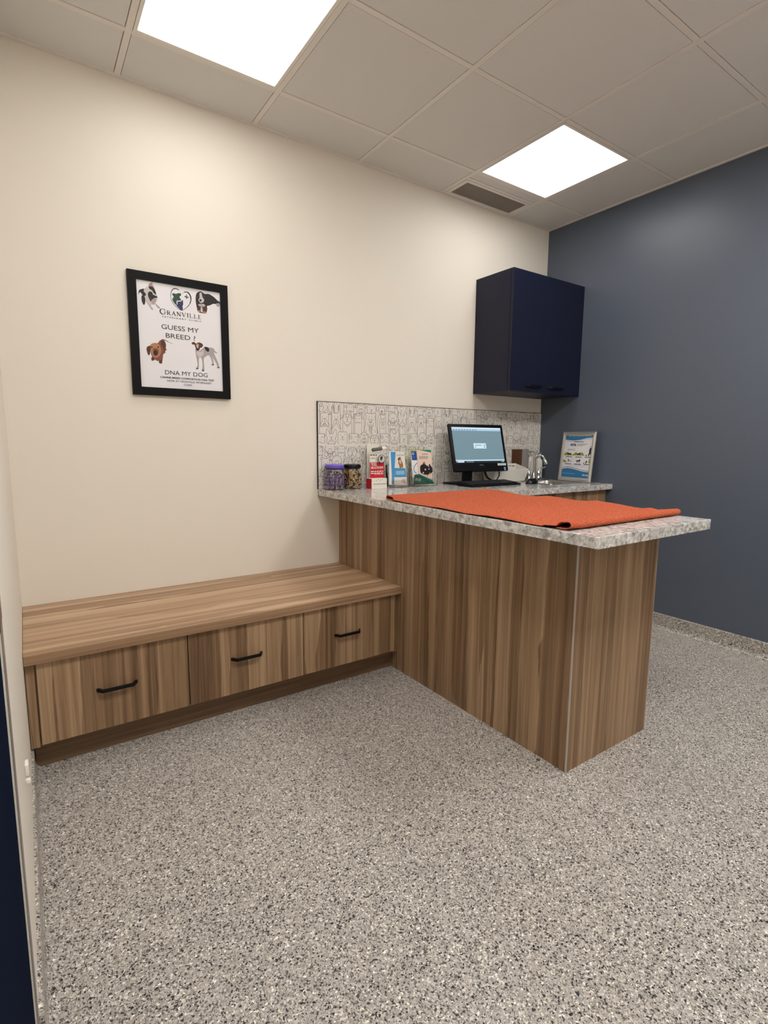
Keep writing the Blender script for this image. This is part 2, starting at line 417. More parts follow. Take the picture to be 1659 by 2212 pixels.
# coved epoxy base
def cove(name, p0, p1, inward):
    p0, p1, q = Vector(p0), Vector(p1), Vector(inward)
    prof = [(0, 0), (.032, .0006), (.022, .0035), (.0145, .010), (.011, .020), (.0095, .035), (.009, .088), (.007, .092), (0, .092)]
    n = len(prof); vs = [p0 + q * a_ + Vector((0, 0, z)) for a_, z in prof] + [p1 + q * a_ + Vector((0, 0, z)) for a_, z in prof]
    fs = [(k, (k + 1) % n, (k + 1) % n + n, k + n) for k in range(n)] + [tuple(range(n)), tuple(range(n, 2 * n))]
    return struct(MB(FLOOR).add(vs, fs).build(name))
cove('baseboard_right', (0, -.645, 0), (0, DW, 0), (-1, 0, 0))
cove('baseboard_left', (WL, -.558, 0), (WL, DY0 + .055, 0), (1, 0, 0))
cove('baseboard_front', (WL + .035, DW, 0), (-.035, DW, 0), (0, 1, 0))

# door in the left wall (beside the camera)
dl = MB(NAVYD).box((WL - .045, DY1 + .004, .008), (WL - .003, DY0 - .001, DZ - .004))
door = struct(dl.build('door_1', origin=(WL, DY0, 0)))
FRM = mat('grey_door_frame', (134, 124, 122), 0.45)
df = MB(FRM)
df.box((WL + .0003, DY0, 0), (WL + .0010, DY0 + .050, DZ + .05)); df.box((WL + .0003, DY1 - .050, 0), (WL + .0010, DY1, DZ + .05)); df.box((WL + .0003, DY1, DZ), (WL + .0010, DY0, DZ + .05))
struct(df.build('door_frame', door))
dh = MB(mat('dark_nickel', (112, 102, 102), 0.35, 0.8))
hy = CAM.y + 0.9
dh.rbox((WL - .003, hy - .09, .925), (WL + .0095, hy, 1.16), .006)
struct(dh.build('door_handle', door))

# ================================================================== WALL SOCKET
t = thing('wall_fitting', (WL, -1.25, .40), 'small white plastic fitting low on the left wall', 'wall fitting')
MB(WHITE).rbox((WL, -1.250, .366), (WL + .008, -1.222, .396), .002).build('cover_plate', t)
MB(WHITE).rbox((WL, -1.262, .352), (WL + .0105, -1.252, .364), .002).build('clip', t)

# ================================================================== PENINSULA CABINET
t = thing('peninsula_cabinet', (XP, DP, 0), 'tall walnut laminate peninsula cabinet under the stone worktop, next to the bench', 'cabinet')
ZT = HC - TC
MB(WOOD_Z).box((XP, DP + .0045, 0.001), (XP + .018, 0, ZT)).build('side_panel', t)
MB(WOOD_Z).box((XP + .0045, DP, 0.001), (XQ - .0015, DP + .018, ZT)).build('end_panel', t)
MB(WOOD_Z).box((XQ - .018, DP + .018, 0.001), (XQ, CD - .002, ZT)).build('side_panel', t)
MB(ALUP).box((XP - .0006, DP - .0006, 0.001), (XP + .0045, DP + .0045, ZT)).build('corner_trim', t)['label'] = 'pale metal corner strip'
MB(ALUP).box((XQ - .0015, DP - .0004, 0.001), (XQ + .0004, DP + .018, ZT)).build('edge_trim', t)

# sink base cabinet along the wall
t = thing('sink_base_cabinet', (XQ / 2, -.6, 0), 'walnut base cabinet under the sink against the dark wall', 'cabinet')
MB(WOOD_Z).box((XQ + .002, -.585, .1), (XQ + .020, -.001, ZT)).box((-.020, -.585, .1), (-.002, -.001, ZT)).box((XQ + .020, -.585, .1), (-.020, -.001, .118)).box((XQ + .020, -.012, .118), (-.020, -.001, ZT)).box((-.66, -.585, .118), (-.645, -.012, ZT)).build('carcass', t)
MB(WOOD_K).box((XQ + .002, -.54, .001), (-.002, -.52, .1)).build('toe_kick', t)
for k in range(2):
    xa = XQ + .045 + k * .605
    d_ = MB(WOOD_Z).box((xa, -.606, .105), (xa + .600, -.586, ZT - .004)).build('door', t)
    xh = xa + (.53 if k == 0 else .07)
    MB(BLACKM).rbox((xh - .006, -.636, .68), (xh + .006, -.626, .82), .002).box((xh - .005, -.628, .69), (xh + .005, -.606, .70)).box((xh - .005, -.628, .80), (xh + .005, -.606, .81)).build('handle', d_)

# ================================================================== WORKTOP (L-shaped)
wt = MB(STONE)
SX0, SX1, SY0, SY1 = -.430, -.100, -.470, -.165     # sink cut-out
def slab(a, b): wt.box((a[0], a[1], ZT), (b[0], b[1], HC))
LP = [(XL, 0), (XL, D), (XR, D), (XR, CD), (0, CD), (0, 0)]
# L as three boxes meeting flush plus the strip around the basin
pts_top = [(XL, D), (XR, D), (XR, CD), (0, CD), (0, 0), (XL, 0)]
bm = bmesh.new()
xs_ = sorted({XL, XR, 0.0, SX0, SX1}); ys_ = sorted({D, CD, 0.0, SY0, SY1})
vd = {}
def gv_(x, y, z):
    k = (round(x, 5), round(y, 5), round(z, 5))
    if k not in vd: vd[k] = bm.verts.new((x, y, z))
    return vd[k]
def inside(x, y):
    if not (XL < x < 0 and D < y < 0): return False
    if x > XR and y < CD: return False
    if SX0 < x < SX1 and SY0 < y < SY1: return False
    return True
for i in range(len(xs_) - 1):
    for j in range(len(ys_) - 1):
        xa, xb, ya, yb = xs_[i], xs_[i + 1], ys_[j], ys_[j + 1]; cx, cy = (xa + xb) / 2, (ya + yb) / 2
        if not inside(cx, cy): continue
        bm.faces.new([gv_(xa, ya, HC), gv_(xb, ya, HC), gv_(xb, yb, HC), gv_(xa, yb, HC)])
        bm.faces.new([gv_(xa, yb, ZT), gv_(xb, yb, ZT), gv_(xb, ya, ZT), gv_(xa, ya, ZT)])
        for (p, q_, nx, ny) in (((xa, ya), (xb, ya), 0, -1), ((xb, ya), (xb, yb), 1, 0), ((xb, yb), (xa, yb), 0, 1), ((xa, yb), (xa, ya), -1, 0)):
            if not inside((p[0] + q_[0]) / 2 + nx * .001, (p[1] + q_[1]) / 2 + ny * .001):
                bm.faces.new([gv_(*p, ZT), gv_(*q_, ZT), gv_(*q_, HC), gv_(*p, HC)])
bmesh.ops.dissolve_limit(bm, angle_limit=.01, verts=bm.verts, edges=bm.edges)
me = bpy.data.meshes.new('worktop'); bm.to_mesh(me); bm.free(); me.materials.append(STONE)
wo = bpy.data.objects.new('worktop', me); COL.objects.link(wo)
b_ = wo.modifiers.new('bevel', 'BEVEL'); b_.width = .0012; b_.segments = 2; b_.limit_method = 'ANGLE'
tag(wo, 'L-shaped grey stone-look worktop on the walnut cabinets', 'worktop')
ORG[wo.name] = Vector((0, 0, 0))
# ================================================================== STORAGE BENCH
t = thing('storage_bench', ((WL + XP) / 2, -.32, 0), 'low walnut laminate storage bench with three drawers along the cream wall', 'bench')
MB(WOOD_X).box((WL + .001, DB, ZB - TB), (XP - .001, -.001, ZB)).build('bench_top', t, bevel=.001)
MB(WOOD_Z).box((WL + .002, -.598, .1), (XP - .002, -.002, ZB - TB - .0005)).build('carcass', t)
MB(WOOD_Z).box((WL + .002, -.606, .1), (-3.348, -.5985, ZB - TB - .0005)).build('filler_strip', t)
MB(WOOD_Z).box((-1.818, -.606, .1), (XP - .002, -.5985, ZB - TB - .0005)).build('filler_strip', t)
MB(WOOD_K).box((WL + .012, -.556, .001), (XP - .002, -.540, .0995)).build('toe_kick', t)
for k, (xa, xb, ha, hb) in enumerate(((-3.342, -2.840, -3.166, -3.026), (-2.836, -2.3335, -2.667, -2.527), (-2.3305, -1.823, -2.171, -2.026))):
    d_ = MB(WOOD_Z).box((xa, -.620, .112), (xb, -.600, ZB - TB - .006)).build('drawer', t, bevel=.0006, seg=1)
    zc = .268; y1_, y0_ = -.620, -.648
    poly = [(ha, y1_), (ha + .004, y1_ - .008), (ha + .018, y0_), (hb - .018, y0_), (hb - .004, y1_ - .008), (hb, y1_), (hb - .010, y1_), (hb - .012, y1_ - .004), (hb - .022, y0_ + .009), (ha + .022, y0_ + .009), (ha + .012, y1_ - .004), (ha + .010, y1_)]
    MB(BLACKM).prism([(x, y, zc - .006) for x, y in poly], (0, 0, .012)).build('handle', d_, bevel=.0008)

# ================================================================== WALL CABINET
t = thing('wall_cabinet', (XC / 2, 0, Z0), 'navy two-door wall cabinet hung in the corner above the sink', 'wall cabinet')
MB(NAVY).box((XC, DC + .0215, Z0), (0 - .001, -.001, Z1)).build('carcass', t, bevel=.0008)
for (xa, xb, ha, hb) in ((XC, -.3795, -.579, -.426), (-.3785, -.002, -.349, -.195)):
    d_ = MB(NAVY).box((xa, DC, Z0 + .001), (xb, DC + .019, Z1 - .001)).build('door', t, bevel=.001)
    zc = Z0 + .040; y1_, y0_ = DC, DC - .028
    poly = [(ha, y1_), (ha + .004, y1_ - .008), (ha + .018, y0_), (hb - .018, y0_), (hb - .004, y1_ - .008), (hb, y1_), (hb - .010, y1_), (hb - .012, y1_ - .004), (hb - .022, y0_ + .009), (ha + .022, y0_ + .009), (ha + .012, y1_ - .004), (ha + .010, y1_)]
    MB(BLACKM).prism([(x, y, zc - .006) for x, y in poly], (0, 0, .012)).build('handle', d_, bevel=.0008)

# ================================================================== DOG-PATTERN SPLASHBACK
SPW = mat('splash_white', (226, 221, 213), 0.18, spec=0.5)
SPL = mat('splash_ink', (62, 58, 60), 0.4)
GROUT = mat('splash_seam', (240, 237, 230), 0.4)
PT = .008
sp = MB(SPW, SPL)
sp.box((XL + .002, -PT, HC + .0005), (-.001, 0 - .0005, HS), SPW)
SP = Plane((XL, -PT, HC), (1, 0, 0), (0, 0, 1))
SPWID = -XL - .002
def clip_poly(pts, xmn, xmx, zmn, zmx):
    for ax, lim, sg in ((0, xmn, 1), (0, xmx, -1), (1, zmn, 1), (1, zmx, -1)):
        out = []
        for i in range(len(pts)):
            p, q_ = pts[i - 1], pts[i]; ip, iq = sg * (p[ax] - lim) >= 0, sg * (q_[ax] - lim) >= 0
            if ip != iq:
                tt = (lim - p[ax]) / (q_[ax] - p[ax]); out.append((p[0] + (q_[0] - p[0]) * tt, p[1] + (q_[1] - p[1]) * tt))
            if iq: out.append(q_)
        pts = out
        if len(pts) < 3: return []
    return pts
def clip_line(pts, B):
    runs, cur = [], []
    for p in pts:
        if B[0] <= p[0] <= B[1] and B[2] <= p[1] <= B[3]: cur.append(p)
        else:
            if len(cur) > 1: runs.append(cur)
            cur = []
    if len(cur) > 1: runs.append(cur)
    return runs
def circ(x, y, r, ry=None, n=10): return [(x + r * math.cos(2 * PI * k / n), y + (ry or r) * math.sin(2 * PI * k / n)) for k in range(n + 1)]
def ear(l): return [(100 - x, y) for x, y in reversed(l)]
def two(l): return [l, [(100 - x, y) for x, y in l]]
def zig(l, a): # scalloped fur edge
    out = []
    for i in range(len(l) - 1):
        (x0, y0), (x1, y1) = l[i], l[i + 1]; out.append((x0, y0)); mx_, my_ = (x0 + x1) / 2, (y0 + y1) / 2
        L = math.hypot(x1 - x0, y1 - y0) or 1; out.append((mx_ + (y1 - y0) / L * a, my_ - (x1 - x0) / L * a))
    return out + [l[-1]]
BODY = 230
def dogs():
    T = []
    e = [(15, 60), (2, 40), (8, 2), (22, 6), (36, 32)]                                  # 0 french bulldog, collar
    hd = [(20, 95)] + [(8, 82), (16, 62)] + e[0:1] + e[1:] + [(50, 28)] + ear(e) + [(84, 62), (92, 82), (80, 95)]
    T.append(([hd + [(84, BODY), (16, BODY)]], [hd, [(20, 95), (50, 68), (80, 95)], [(20, 100), (80, 100)], [(20, 108), (80, 108)], circ(50, 118, 5), [(36, 42), (36, 50)], [(64, 42), (64, 50)], [(44, 55), (56, 55), (50, 62), (44, 55)], [(50, 62), (50, 68)], [(20, 95), (20, BODY)], [(80, 95), (80, BODY)], [(42, 78), (50, 84), (58, 78)]], 0))
    o = [(8, BODY), (8, 34), (14, 24), (86, 24), (92, 34), (92, BODY)]                    # 1 box dog, dotted cheeks, paws
    T.append(([o], [o, [(30, 38), (30, 46)], [(70, 38), (70, 46)], circ(50, 58, 5, 3), [(50, 62), (46, 70), (54, 76), (48, 82)], [(34, 66), (35, 68)], [(30, 74), (31, 76)], [(38, 76), (39, 78)], [(66, 66), (65, 68)], [(70, 74), (69, 76)], [(62, 76), (61, 78)], circ(35, 128, 9, 14), circ(65, 128, 9, 14), [(35, 130), (35, 141)], [(65, 130), (65, 141)]], 1))
    T.append(([o], [o, circ(24, 50, 12), [(24, 46), (24, 54)], [(62, 50), (72, 44), (82, 50)], [(44, 64), (44, 67)], [(54, 64), (54, 67)], [(18, 88), (28, 88), (49, 78), (70, 88), (80, 88)], [(14, 24), (6, 34), (12, 50)], [(86, 24), (96, 34), (88, 50)]], 1))   # 2 monocle
    hd = [(22, 110), (14, 90), (12, 50), (30, 26), (50, 20), (70, 26), (88, 50), (86, 90), (78, 110)]                                   # 3 schnauzer
    T.append(([hd + [(84, BODY), (16, BODY)]], [hd, [(24, 30), (4, 36), (0, 58), (16, 50)], [(76, 30), (96, 36), (100, 58), (84, 50)], zig([(22, 44), (40, 38), (48, 50)], 5), zig([(52, 50), (60, 38), (78, 44)], 5), circ(50, 80, 24, 18), circ(50, 70, 7, 5), [(36, 84), (50, 92), (64, 84), (50, 88), (36, 84)], [(34, 52), (34, 58)], [(66, 52), (66, 58)], [(18, 110), (18, BODY)], [(82, 110), (82, BODY)]], 0))
    hd = [(14, 86), (8, 60), (14, 40), (16, 4), (34, 30), (50, 30), (66, 30), (84, 4), (86, 40), (92, 60), (86, 86)]                       # 4 husky
    T.append(([hd + [(90, BODY), (10, BODY)]], [hd, [(10, 60), (20, 38), (36, 38), (50, 56), (64, 38), (80, 38), (90, 60)], [(26, 56), (32, 52), (38, 56)], [(62, 56), (68, 52), (74, 56)], [(44, 64), (56, 64), (50, 72), (44, 64)], [(50, 72), (50, 80)], [(38, 88), (50, 80), (62, 88)], [(14, 86), (24, 88), (20, 98), (32, 96), (34, 110), (44, 102), (50, 120), (56, 102), (66, 110), (68, 96), (80, 98), (76, 88), (86, 86)], [(8, 90), (8, BODY)], [(92, 90), (92, BODY)]], 0))
    hd = [(14, BODY), (12, 30), (22, -50), (30, 20), (46, 20), (50, 18), (54, 20), (70, 20), (78, -50), (88, 30), (86, BODY)]                 # 5 long eared hound
    T.append(([hd], [hd, [(28, -30), (30, 18)], [(72, -30), (70, 18)], [(36, 44), (36, 54)], [(64, 44), (64, 54)], [(50, 62), (34, 68), (28, 90), (8, 124), (22, 122), (46, 92), (50, 84), (54, 92), (78, 122), (92, 124), (72, 90), (66, 68), (50, 62)], [(50, 64), (50, 84)], [(44, 62), (56, 62), (50, 66), (44, 62)]], 0))
    hd = [(16, 100), (14, 30), (22, 20), (6, 22), (14, 6), (30, 14), (50, 16), (70, 14), (86, 6), (94, 22), (78, 20), (86, 30), (84, 100)]     # 6 big jowl bulldog
    T.append(([hd + [(96, 120), (98, BODY), (2, BODY), (4, 120)]], [hd, [(50, 52), (36, 56), (22, 80), (6, 92), (16, 102), (34, 96), (50, 82), (66, 96), (84, 102), (94, 92), (78, 80), (64, 56), (50, 52)], [(50, 54), (50, 82)], [(36, 96), (50, 88), (64, 96), (50, 100), (36, 96)], [(30, 38), (30, 46)], [(70, 38), (70, 46)], [(34, 70), (35, 72)], [(38, 78), (39, 80)], [(66, 70), (65, 72)], [(62, 78), (61, 80)], [(4, 110), (30, 106), (70, 106), (96, 112)], [(4, 112), (2, BODY)], [(96, 112), (98, BODY)]], 0))
    hd = [(0, BODY), (2, 120), (14, 70), (20, 30), (12, 16), (26, 10), (36, 14), (50, 12), (64, 14), (74, 10), (88, 16), (80, 30), (86, 70), (98, 120), (100, BODY)]   # 7 shaggy with tongue
    T.append(([hd], [zig(hd[:4], 4) + hd[4:11] + zig(hd[11:], 4), [(38, 28), (42, 34)], [(62, 28), (58, 34)], [(28, 46), (38, 40)], [(72, 46), (62, 40)], circ(50, 52, 11, 9), circ(50, 54, 6, 4), [(26, 60), (34, 70), (30, 76), (40, 78), (40, 98), (50, 112), (60, 98), (60, 78), (70, 76), (66, 70), (74, 60)], [(44, 70), (44, 96), (50, 102), (56, 96), (56, 70), (44, 70)], [(50, 76), (50, 94)], [(14, 110), (20, 96)], [(86, 110), (80, 96)]], 0))
    o = [(18, BODY), (18, 36), (24, 26), (34, 26), (34, 16), (66, 16), (66, 26), (76, 26), (82, 36), (82, BODY)]                            # 8 flop eared box dog
    T.append(([o], [o, [(34, 16), (14, 20), (0, 48), (12, 50), (22, 34)], [(66, 16), (86, 20), (100, 48), (88, 50), (78, 34)], [(36, 46), (36, 54)], [(64, 46), (64, 54)], [(46, 72), (46, 75)], [(54, 72), (54, 75)], [(18, 78), (82, 78)], [(34, 30), (66, 30)]], 1))
    cl = circ(50, 40, 42, 34, 12)[:-1]                                                                                          # 9 poodle
    T.append(([cl + [], [(20, 66), (14, BODY), (86, BODY), (80, 66)]], [zig(cl + [cl[0]], 5), [(34, 50), (32, 84), (50, 98), (68, 84), (66, 50)], zig([(36, 46), (50, 42), (64, 46)], 3), [(42, 58), (42, 64)], [(58, 58), (58, 64)], circ(50, 76, 7, 5), [(40, 86), (50, 90), (60, 86)], circ(14, 78, 15, 18), circ(86, 78, 15, 18), [(22, 98), (20, BODY)], [(78, 98), (80, BODY)], [(22, 118), (78, 118)], [(22, 124), (78, 124)]], 0))
    hd = [(28, 96), (20, 60), (22, 26), (50, 12), (78, 26), (80, 60), (72, 96), (50, 104)]                                              # 10 labrador
    T.append(([hd, [(24, 90), (12, 130), (8, BODY), (92, BODY), (88, 130), (76, 90)]], [hd + [hd[0]], [(26, 24), (6, 30), (-2, 66), (10, 72), (22, 54)], [(74, 24), (94, 30), (102, 66), (90, 72), (78, 54)], circ(38, 46, 3), circ(62, 46, 3), [(32, 38), (40, 35)], [(68, 38), (60, 35)], circ(50, 72, 9, 7), circ(50, 73, 5, 3), [(50, 79), (50, 86)], [(34, 84), (42, 92), (50, 86), (58, 92), (66, 84)], [(20, 98), (10, 140), (8, BODY)], [(80, 98), (90, 140), (92, BODY)]], 0))
    hd = [(22, BODY), (18, 80), (26, 30), (22, 0), (36, 14), (50, 12), (64, 14), (78, 0), (74, 30), (82, 80), (78, BODY)]                      # 11 bull terrier
    T.append(([hd], [hd, circ(38, 40, 2, 3), circ(62, 40, 2, 3), [(36, 54), (50, 46), (64, 54), (64, 84), (50, 94), (36, 84), (36, 54)], circ(50, 66, 7, 5), [(50, 71), (50, 80)], [(40, 84), (50, 80), (60, 84)], [(28, 104), (50, 112), (72, 104)]], 0))
    return T
DT = dogs()
SM = .00056 * 1.0
def splash_rows(zlo, zhi, rows, base):
    B = (.0005, SPWID - .001, zlo, zhi)
    for r, (zt, seq, x00) in enumerate(rows):
        x = x00; k = 0
        while x < SPWID + .05:
            ty = seq[k % len(seq)]; wd = .0735 if ty != 7 else .102
            sc = wd / 100; off = .0003 + (base + r * 3 + k % 3) * .00006
            zz = zt + ((k * 37) % 5 - 2) * .003
            f2 = lambda p: (x + p[0] * sc, zz - p[1] * sc * 1.16)
            fills, strokes, sq = DT[ty]
            for fi, fp in enumerate(fills):
                q_ = clip_poly([f2(p) for p in (fp if sq else smooth(fp, True, 3))], *B)
                if q_: fill(sp, SP, q_, SPW, off + fi * .00001)
            for st in strokes:
                pp = st if (sq and len(st) == 6) or len(st) == 2 else smooth(st, False, 3)
                if len(st) <= 6 and (sq or len(st) == 2):        # subdivide straight runs so that clipping is clean
                    o2 = []
                    for i in range(len(pp) - 1):
                        nn = max(1, int(math.hypot(pp[i + 1][0] - pp[i][0], pp[i + 1][1] - pp[i][1]) / 12))
                        o2 += [(pp[i][0] + (pp[i + 1][0] - pp[i][0]) * j / nn, pp[i][1] + (pp[i + 1][1] - pp[i][1]) * j / nn) for j in range(nn)]
                    pp = o2 + [pp[-1]]
                for run in clip_line([f2(p) for p in pp], B): line(sp, SP, run, .0019, SPL, off + .00003)
            x += wd + .0015; k += 1
SEAM = .2535
splash_rows(SEAM, HS - HC - .001, [(.520, [8, 0, 1, 8, 3, 1, 10], -.045), (.456, [6, 5, 4, 8, 7, 11, 9, 0, 5, 10, 2], .010), (.345, [2, 0, 1, 2, 3, 4, 2, 0, 1, 2, 9, 3], -.022)], 0)
splash_rows(.001, SEAM - .0006, [(.268, [8, 9, 8, 4, 10, 5], -.03), (.196, [6, 9, 4, 3, 10, 11, 8, 0, 7, 5, 10], .014), (.100, [2, 11, 1, 3, 0, 2, 10, 1, 2, 9, 4], -.018)], 0)
for xs0 in [.29, .595, .90, 1.205, 1.51, 1.815]:
    rect(sp, SP, xs0, .001, xs0 + .0018, HS - HC - .001, GROUT, .0015)
rect(sp, SP, 0, SEAM - .0013, SPWID, SEAM + .0007, GROUT, .0016)
so = sp.build('splashback', origin=(XL, 0, HC), recalc=False)
tag(so, 'white tiled splashback drawn with black line-art dogs behind the counter', 'splashback')
TRM = MB(mat('black_trim', (26, 22, 28), 0.4))
TRM.box((XL - .001, -.011, HC + .0005), (XL + .003, -.0005, HS + .003)); TRM.box((XL + .003, -.0095, HS), (-.001, -.0005, HS + .003))
TRM.build('edge_trim', so)['label'] = 'black metal edge trim'

# ================================================================== FRAMED POSTER ON THE CREAM WALL
PX0, PX1, PZ0, PZ1 = -2.888, -2.433, 1.388, 1.940
t = thing('framed_poster', ((PX0 + PX1) / 2, 0, PZ0), 'black-framed dog DNA test poster hanging on the cream wall', 'framed poster')
fw = .037
PF = mat('black_picture_frame', (12, 11, 12), 0.5, spec=0.18)
fr = MB(PF)
def mitre(mb, x0, x1, z0, z1, w_, yb, yf):
    O = [(x0, z0), (x1, z0), (x1, z1), (x0, z1)]; I = [(x0 + w_, z0 + w_), (x1 - w_, z0 + w_), (x1 - w_, z1 - w_), (x0 + w_, z1 - w_)]
    for k in range(4):
        k2 = (k + 1) % 4; mb.prism([(O[k][0], yf, O[k][1]), (O[k2][0], yf, O[k2][1]), (I[k2][0], yf, I[k2][1]), (I[k][0], yf, I[k][1])], (0, yb - yf, 0))
mitre(fr, PX0, PX1, PZ0, PZ1, fw, -.001, -.020)
fr.build('picture_frame', t)
POS = mat('poster_paper', (232, 230, 234), 0.35)
ps = MB(POS); ps.box((PX0 + .02, -.011, PZ0 + .02), (PX1 - .02, -.003, PZ1 - .02))
PP = Plane((0, -.011, 0), (1, 0, 0), (0, 0, 1))
def Z(x, y): return PP.px(250 + x * 270 / 1659, 560 + y * 320 / 1966)
DWH = mat('dog_white', (200, 191, 190), 0.5); DPK = mat('dog_pink', (176, 136, 128), 0.5); DBL = mat('dog_black', (28, 24, 26), 0.5)
DBR = mat('dog_brown', (126, 74, 52), 0.5); DBR2 = mat('dog_dark_brown', (78, 44, 32), 0.5); DTN = mat('dog_tan', (176, 122, 84), 0.5); DGR = mat('dog_grey', (168, 160, 160), 0.5)
LG = mat('logo_green', (38, 74, 56), 0.5); LB = mat('logo_blue', (36, 50, 92), 0.5); LK = mat('logo_ink', (44, 44, 60), 0.5)
def shp(pts, m, lev=1, sm=True):
    q_ = [Z(*p) for p in pts]; fill(ps, PP, smooth(q_, True, 4) if sm else q_, m, .0002 * lev)
def zell(x, y, rx, ry, m, lev): shp([(x + rx * math.cos(PI * k / 6), y + ry * math.sin(PI * k / 6)) for k in range(12)], m, lev)
# terrier top left
shp([(475, 310), (500, 345), (530, 430), (552, 500), (540, 560), (530, 590), (585, 640), (575, 655), (520, 600), (470, 610), (495, 660), (480, 672), (440, 620), (400, 560), (385, 600), (365, 600), (345, 545), (355, 480), (320, 430), (340, 395), (380, 390), (440, 345)], DWH)
shp([(345, 480), (385, 500), (392, 565), (380, 604), (362, 596), (343, 545)], DBL, 2)
shp([(302, 465), (308, 415), (330, 398), (375, 392), (372, 425), (402, 465), (380, 492), (350, 470), (325, 435)], DBL, 2)
shp([(430, 350), (455, 318), (490, 306), (478, 330), (500, 372), (480, 384), (452, 358)], DPK, 2)
shp([(438, 362), (462, 360), (500, 375), (528, 430), (534, 470), (505, 448), (478, 410), (450, 396)], DBL, 3)
shp([(428, 450), (450, 428), (482, 438), (496, 470), (545, 492), (552, 512), (510, 516), (498, 540), (462, 560), (448, 530), (430, 492)], DBL, 3)
shp([(470, 548), (510, 520), (540, 530), (530, 570), (490, 585)], DGR, 4); zell(360, 462, 8, 9, BLK, 4); zell(455, 520, 16, 14, DBR2, 4); zell(500, 590, 26, 12, DGR, 3); shp([(400, 540), (430, 580), (470, 640), (494, 655), (482, 670), (445, 625)], DGR, 2); shp([(528, 590), (556, 612), (585, 642), (574, 655), (545, 630)], DGR, 2)
# bernese top right
shp([(1062, 490), (1080, 445), (1130, 428), (1180, 460), (1235, 462), (1300, 500), (1350, 548), (1382, 572), (1374, 610), (1340, 600), (1295, 592), (1250, 612), (1212, 622), (1215, 660), (1200, 715), (1160, 718), (1095, 700), (1076, 640), (1062, 560)], DBL)
shp([(1112, 452), (1138, 447), (1150, 500), (1172, 535), (1165, 568), (1128, 580), (1098, 545), (1112, 510)], DWH, 2)
zell(1124, 546, 15, 15, BLK, 3); zell(1080, 500, 6, 8, DBR, 3); zell(1170, 492, 6, 8, DBR, 3)
shp([(1092, 606), (1120, 590), (1190, 608), (1168, 632), (1120, 628)], DGR, 2); zell(1162, 600, 8, 7, WHITE, 3)
shp([(1088, 632), (1132, 640), (1200, 628), (1212, 664), (1192, 718), (1150, 712), (1098, 702), (1084, 664)], DBR2, 3); shp([(1128, 640), (1146, 640), (1156, 696), (1140, 706), (1126, 690)], DWH, 4)
zell(1105, 690, 16, 12, DPK, 4); zell(1178, 705, 20, 12, DPK, 4)
shp([(1330, 590), (1372, 585), (1380, 618), (1352, 632), (1334, 614)], DGR, 3)
# heart logo
def zl(pts, wd, m, lev=2): line(ps, PP, smooth([Z(*p) for p in pts], False, 6), [w_ * .000245 for w_ in wd], m, .0002 * lev)
zl([(856, 430), (826, 402), (780, 390), (742, 420), (728, 490), (745, 560), (788, 618), (838, 662), (880, 680)], [3, 16, 18, 14, 9, 7, 8, 8, 8, 9, 8], LK)
zl([(880, 462), (912, 437), (952, 440), (984, 474), (998, 530), (982, 592), (942, 640), (878, 682)], [4, 16, 26, 24, 18, 12, 8, 5], LK)
shp([(746, 462), (772, 452), (800, 460), (830, 450), (866, 458), (864, 482), (846, 500), (868, 545), (830, 548), (806, 560), (812, 600), (796, 602), (766, 566), (750, 530), (768, 500)], LG, 3)
shp([(814, 545), (826, 562), (862, 562), (892, 540), (895, 600), (884, 628), (892, 656), (880, 680), (848, 662), (815, 628), (800, 606), (820, 596)], LB, 4, False)
zl([(812, 540), (818, 575), (806, 604)], [5, 5], WHITE, 5)
for q_ in ([(912, 488), (968, 502), (966, 514), (910, 500)], [(932, 470), (944, 473), (946, 526), (934, 523)]): shp(q_, LK, 3 + .3 * (q_[0][0] > 920), False)
# dachshund
zl([(600, 1080), (640, 1068), (700, 1098), (756, 1124)], [22, 12, 6, 5], DBR2, .4)
shp([(560, 1110), (590, 1075), (640, 1072), (668, 1130), (665, 1180), (678, 1202), (658, 1216), (660, 1240), (632, 1262), (626, 1300), (612, 1380), (572, 1372), (588, 1340), (556, 1352), (520, 1332), (490, 1348), (472, 1332), (482, 1290), (465, 1250), (470, 1170)], DBR)
shp([(600, 1090), (640, 1085), (660, 1140), (655, 1200), (636, 1240), (612, 1200)], DBR2, 2)
shp([(444, 1160), (480, 1120), (540, 1112), (592, 1150), (602, 1220), (580, 1282), (540, 1306), (500, 1292), (470, 1240), (452, 1200)], DTN, 2)
shp([(450, 1150), (466, 1172), (452, 1262), (430, 1268), (408, 1196), (420, 1160)], DBR2, 3); shp([(578, 1130), (612, 1150), (635, 1200), (632, 1252), (604, 1222), (592, 1170)], DBR, 3)
shp([(496, 1190), (520, 1180), (570, 1200), (566, 1260), (530, 1284), (500, 1250)], DBR, 3); zell(526, 1242, 28, 36, DBL, 4); zell(478, 1166, 11, 10, DBL, 4); zell(562, 1166, 11, 10, DBL, 4)
shp([(575, 1345), (610, 1340), (614, 1382), (580, 1380)], DBR2, 3); shp([(478, 1300), (510, 1310), (505, 1345), (474, 1336)], DBR2, 3)
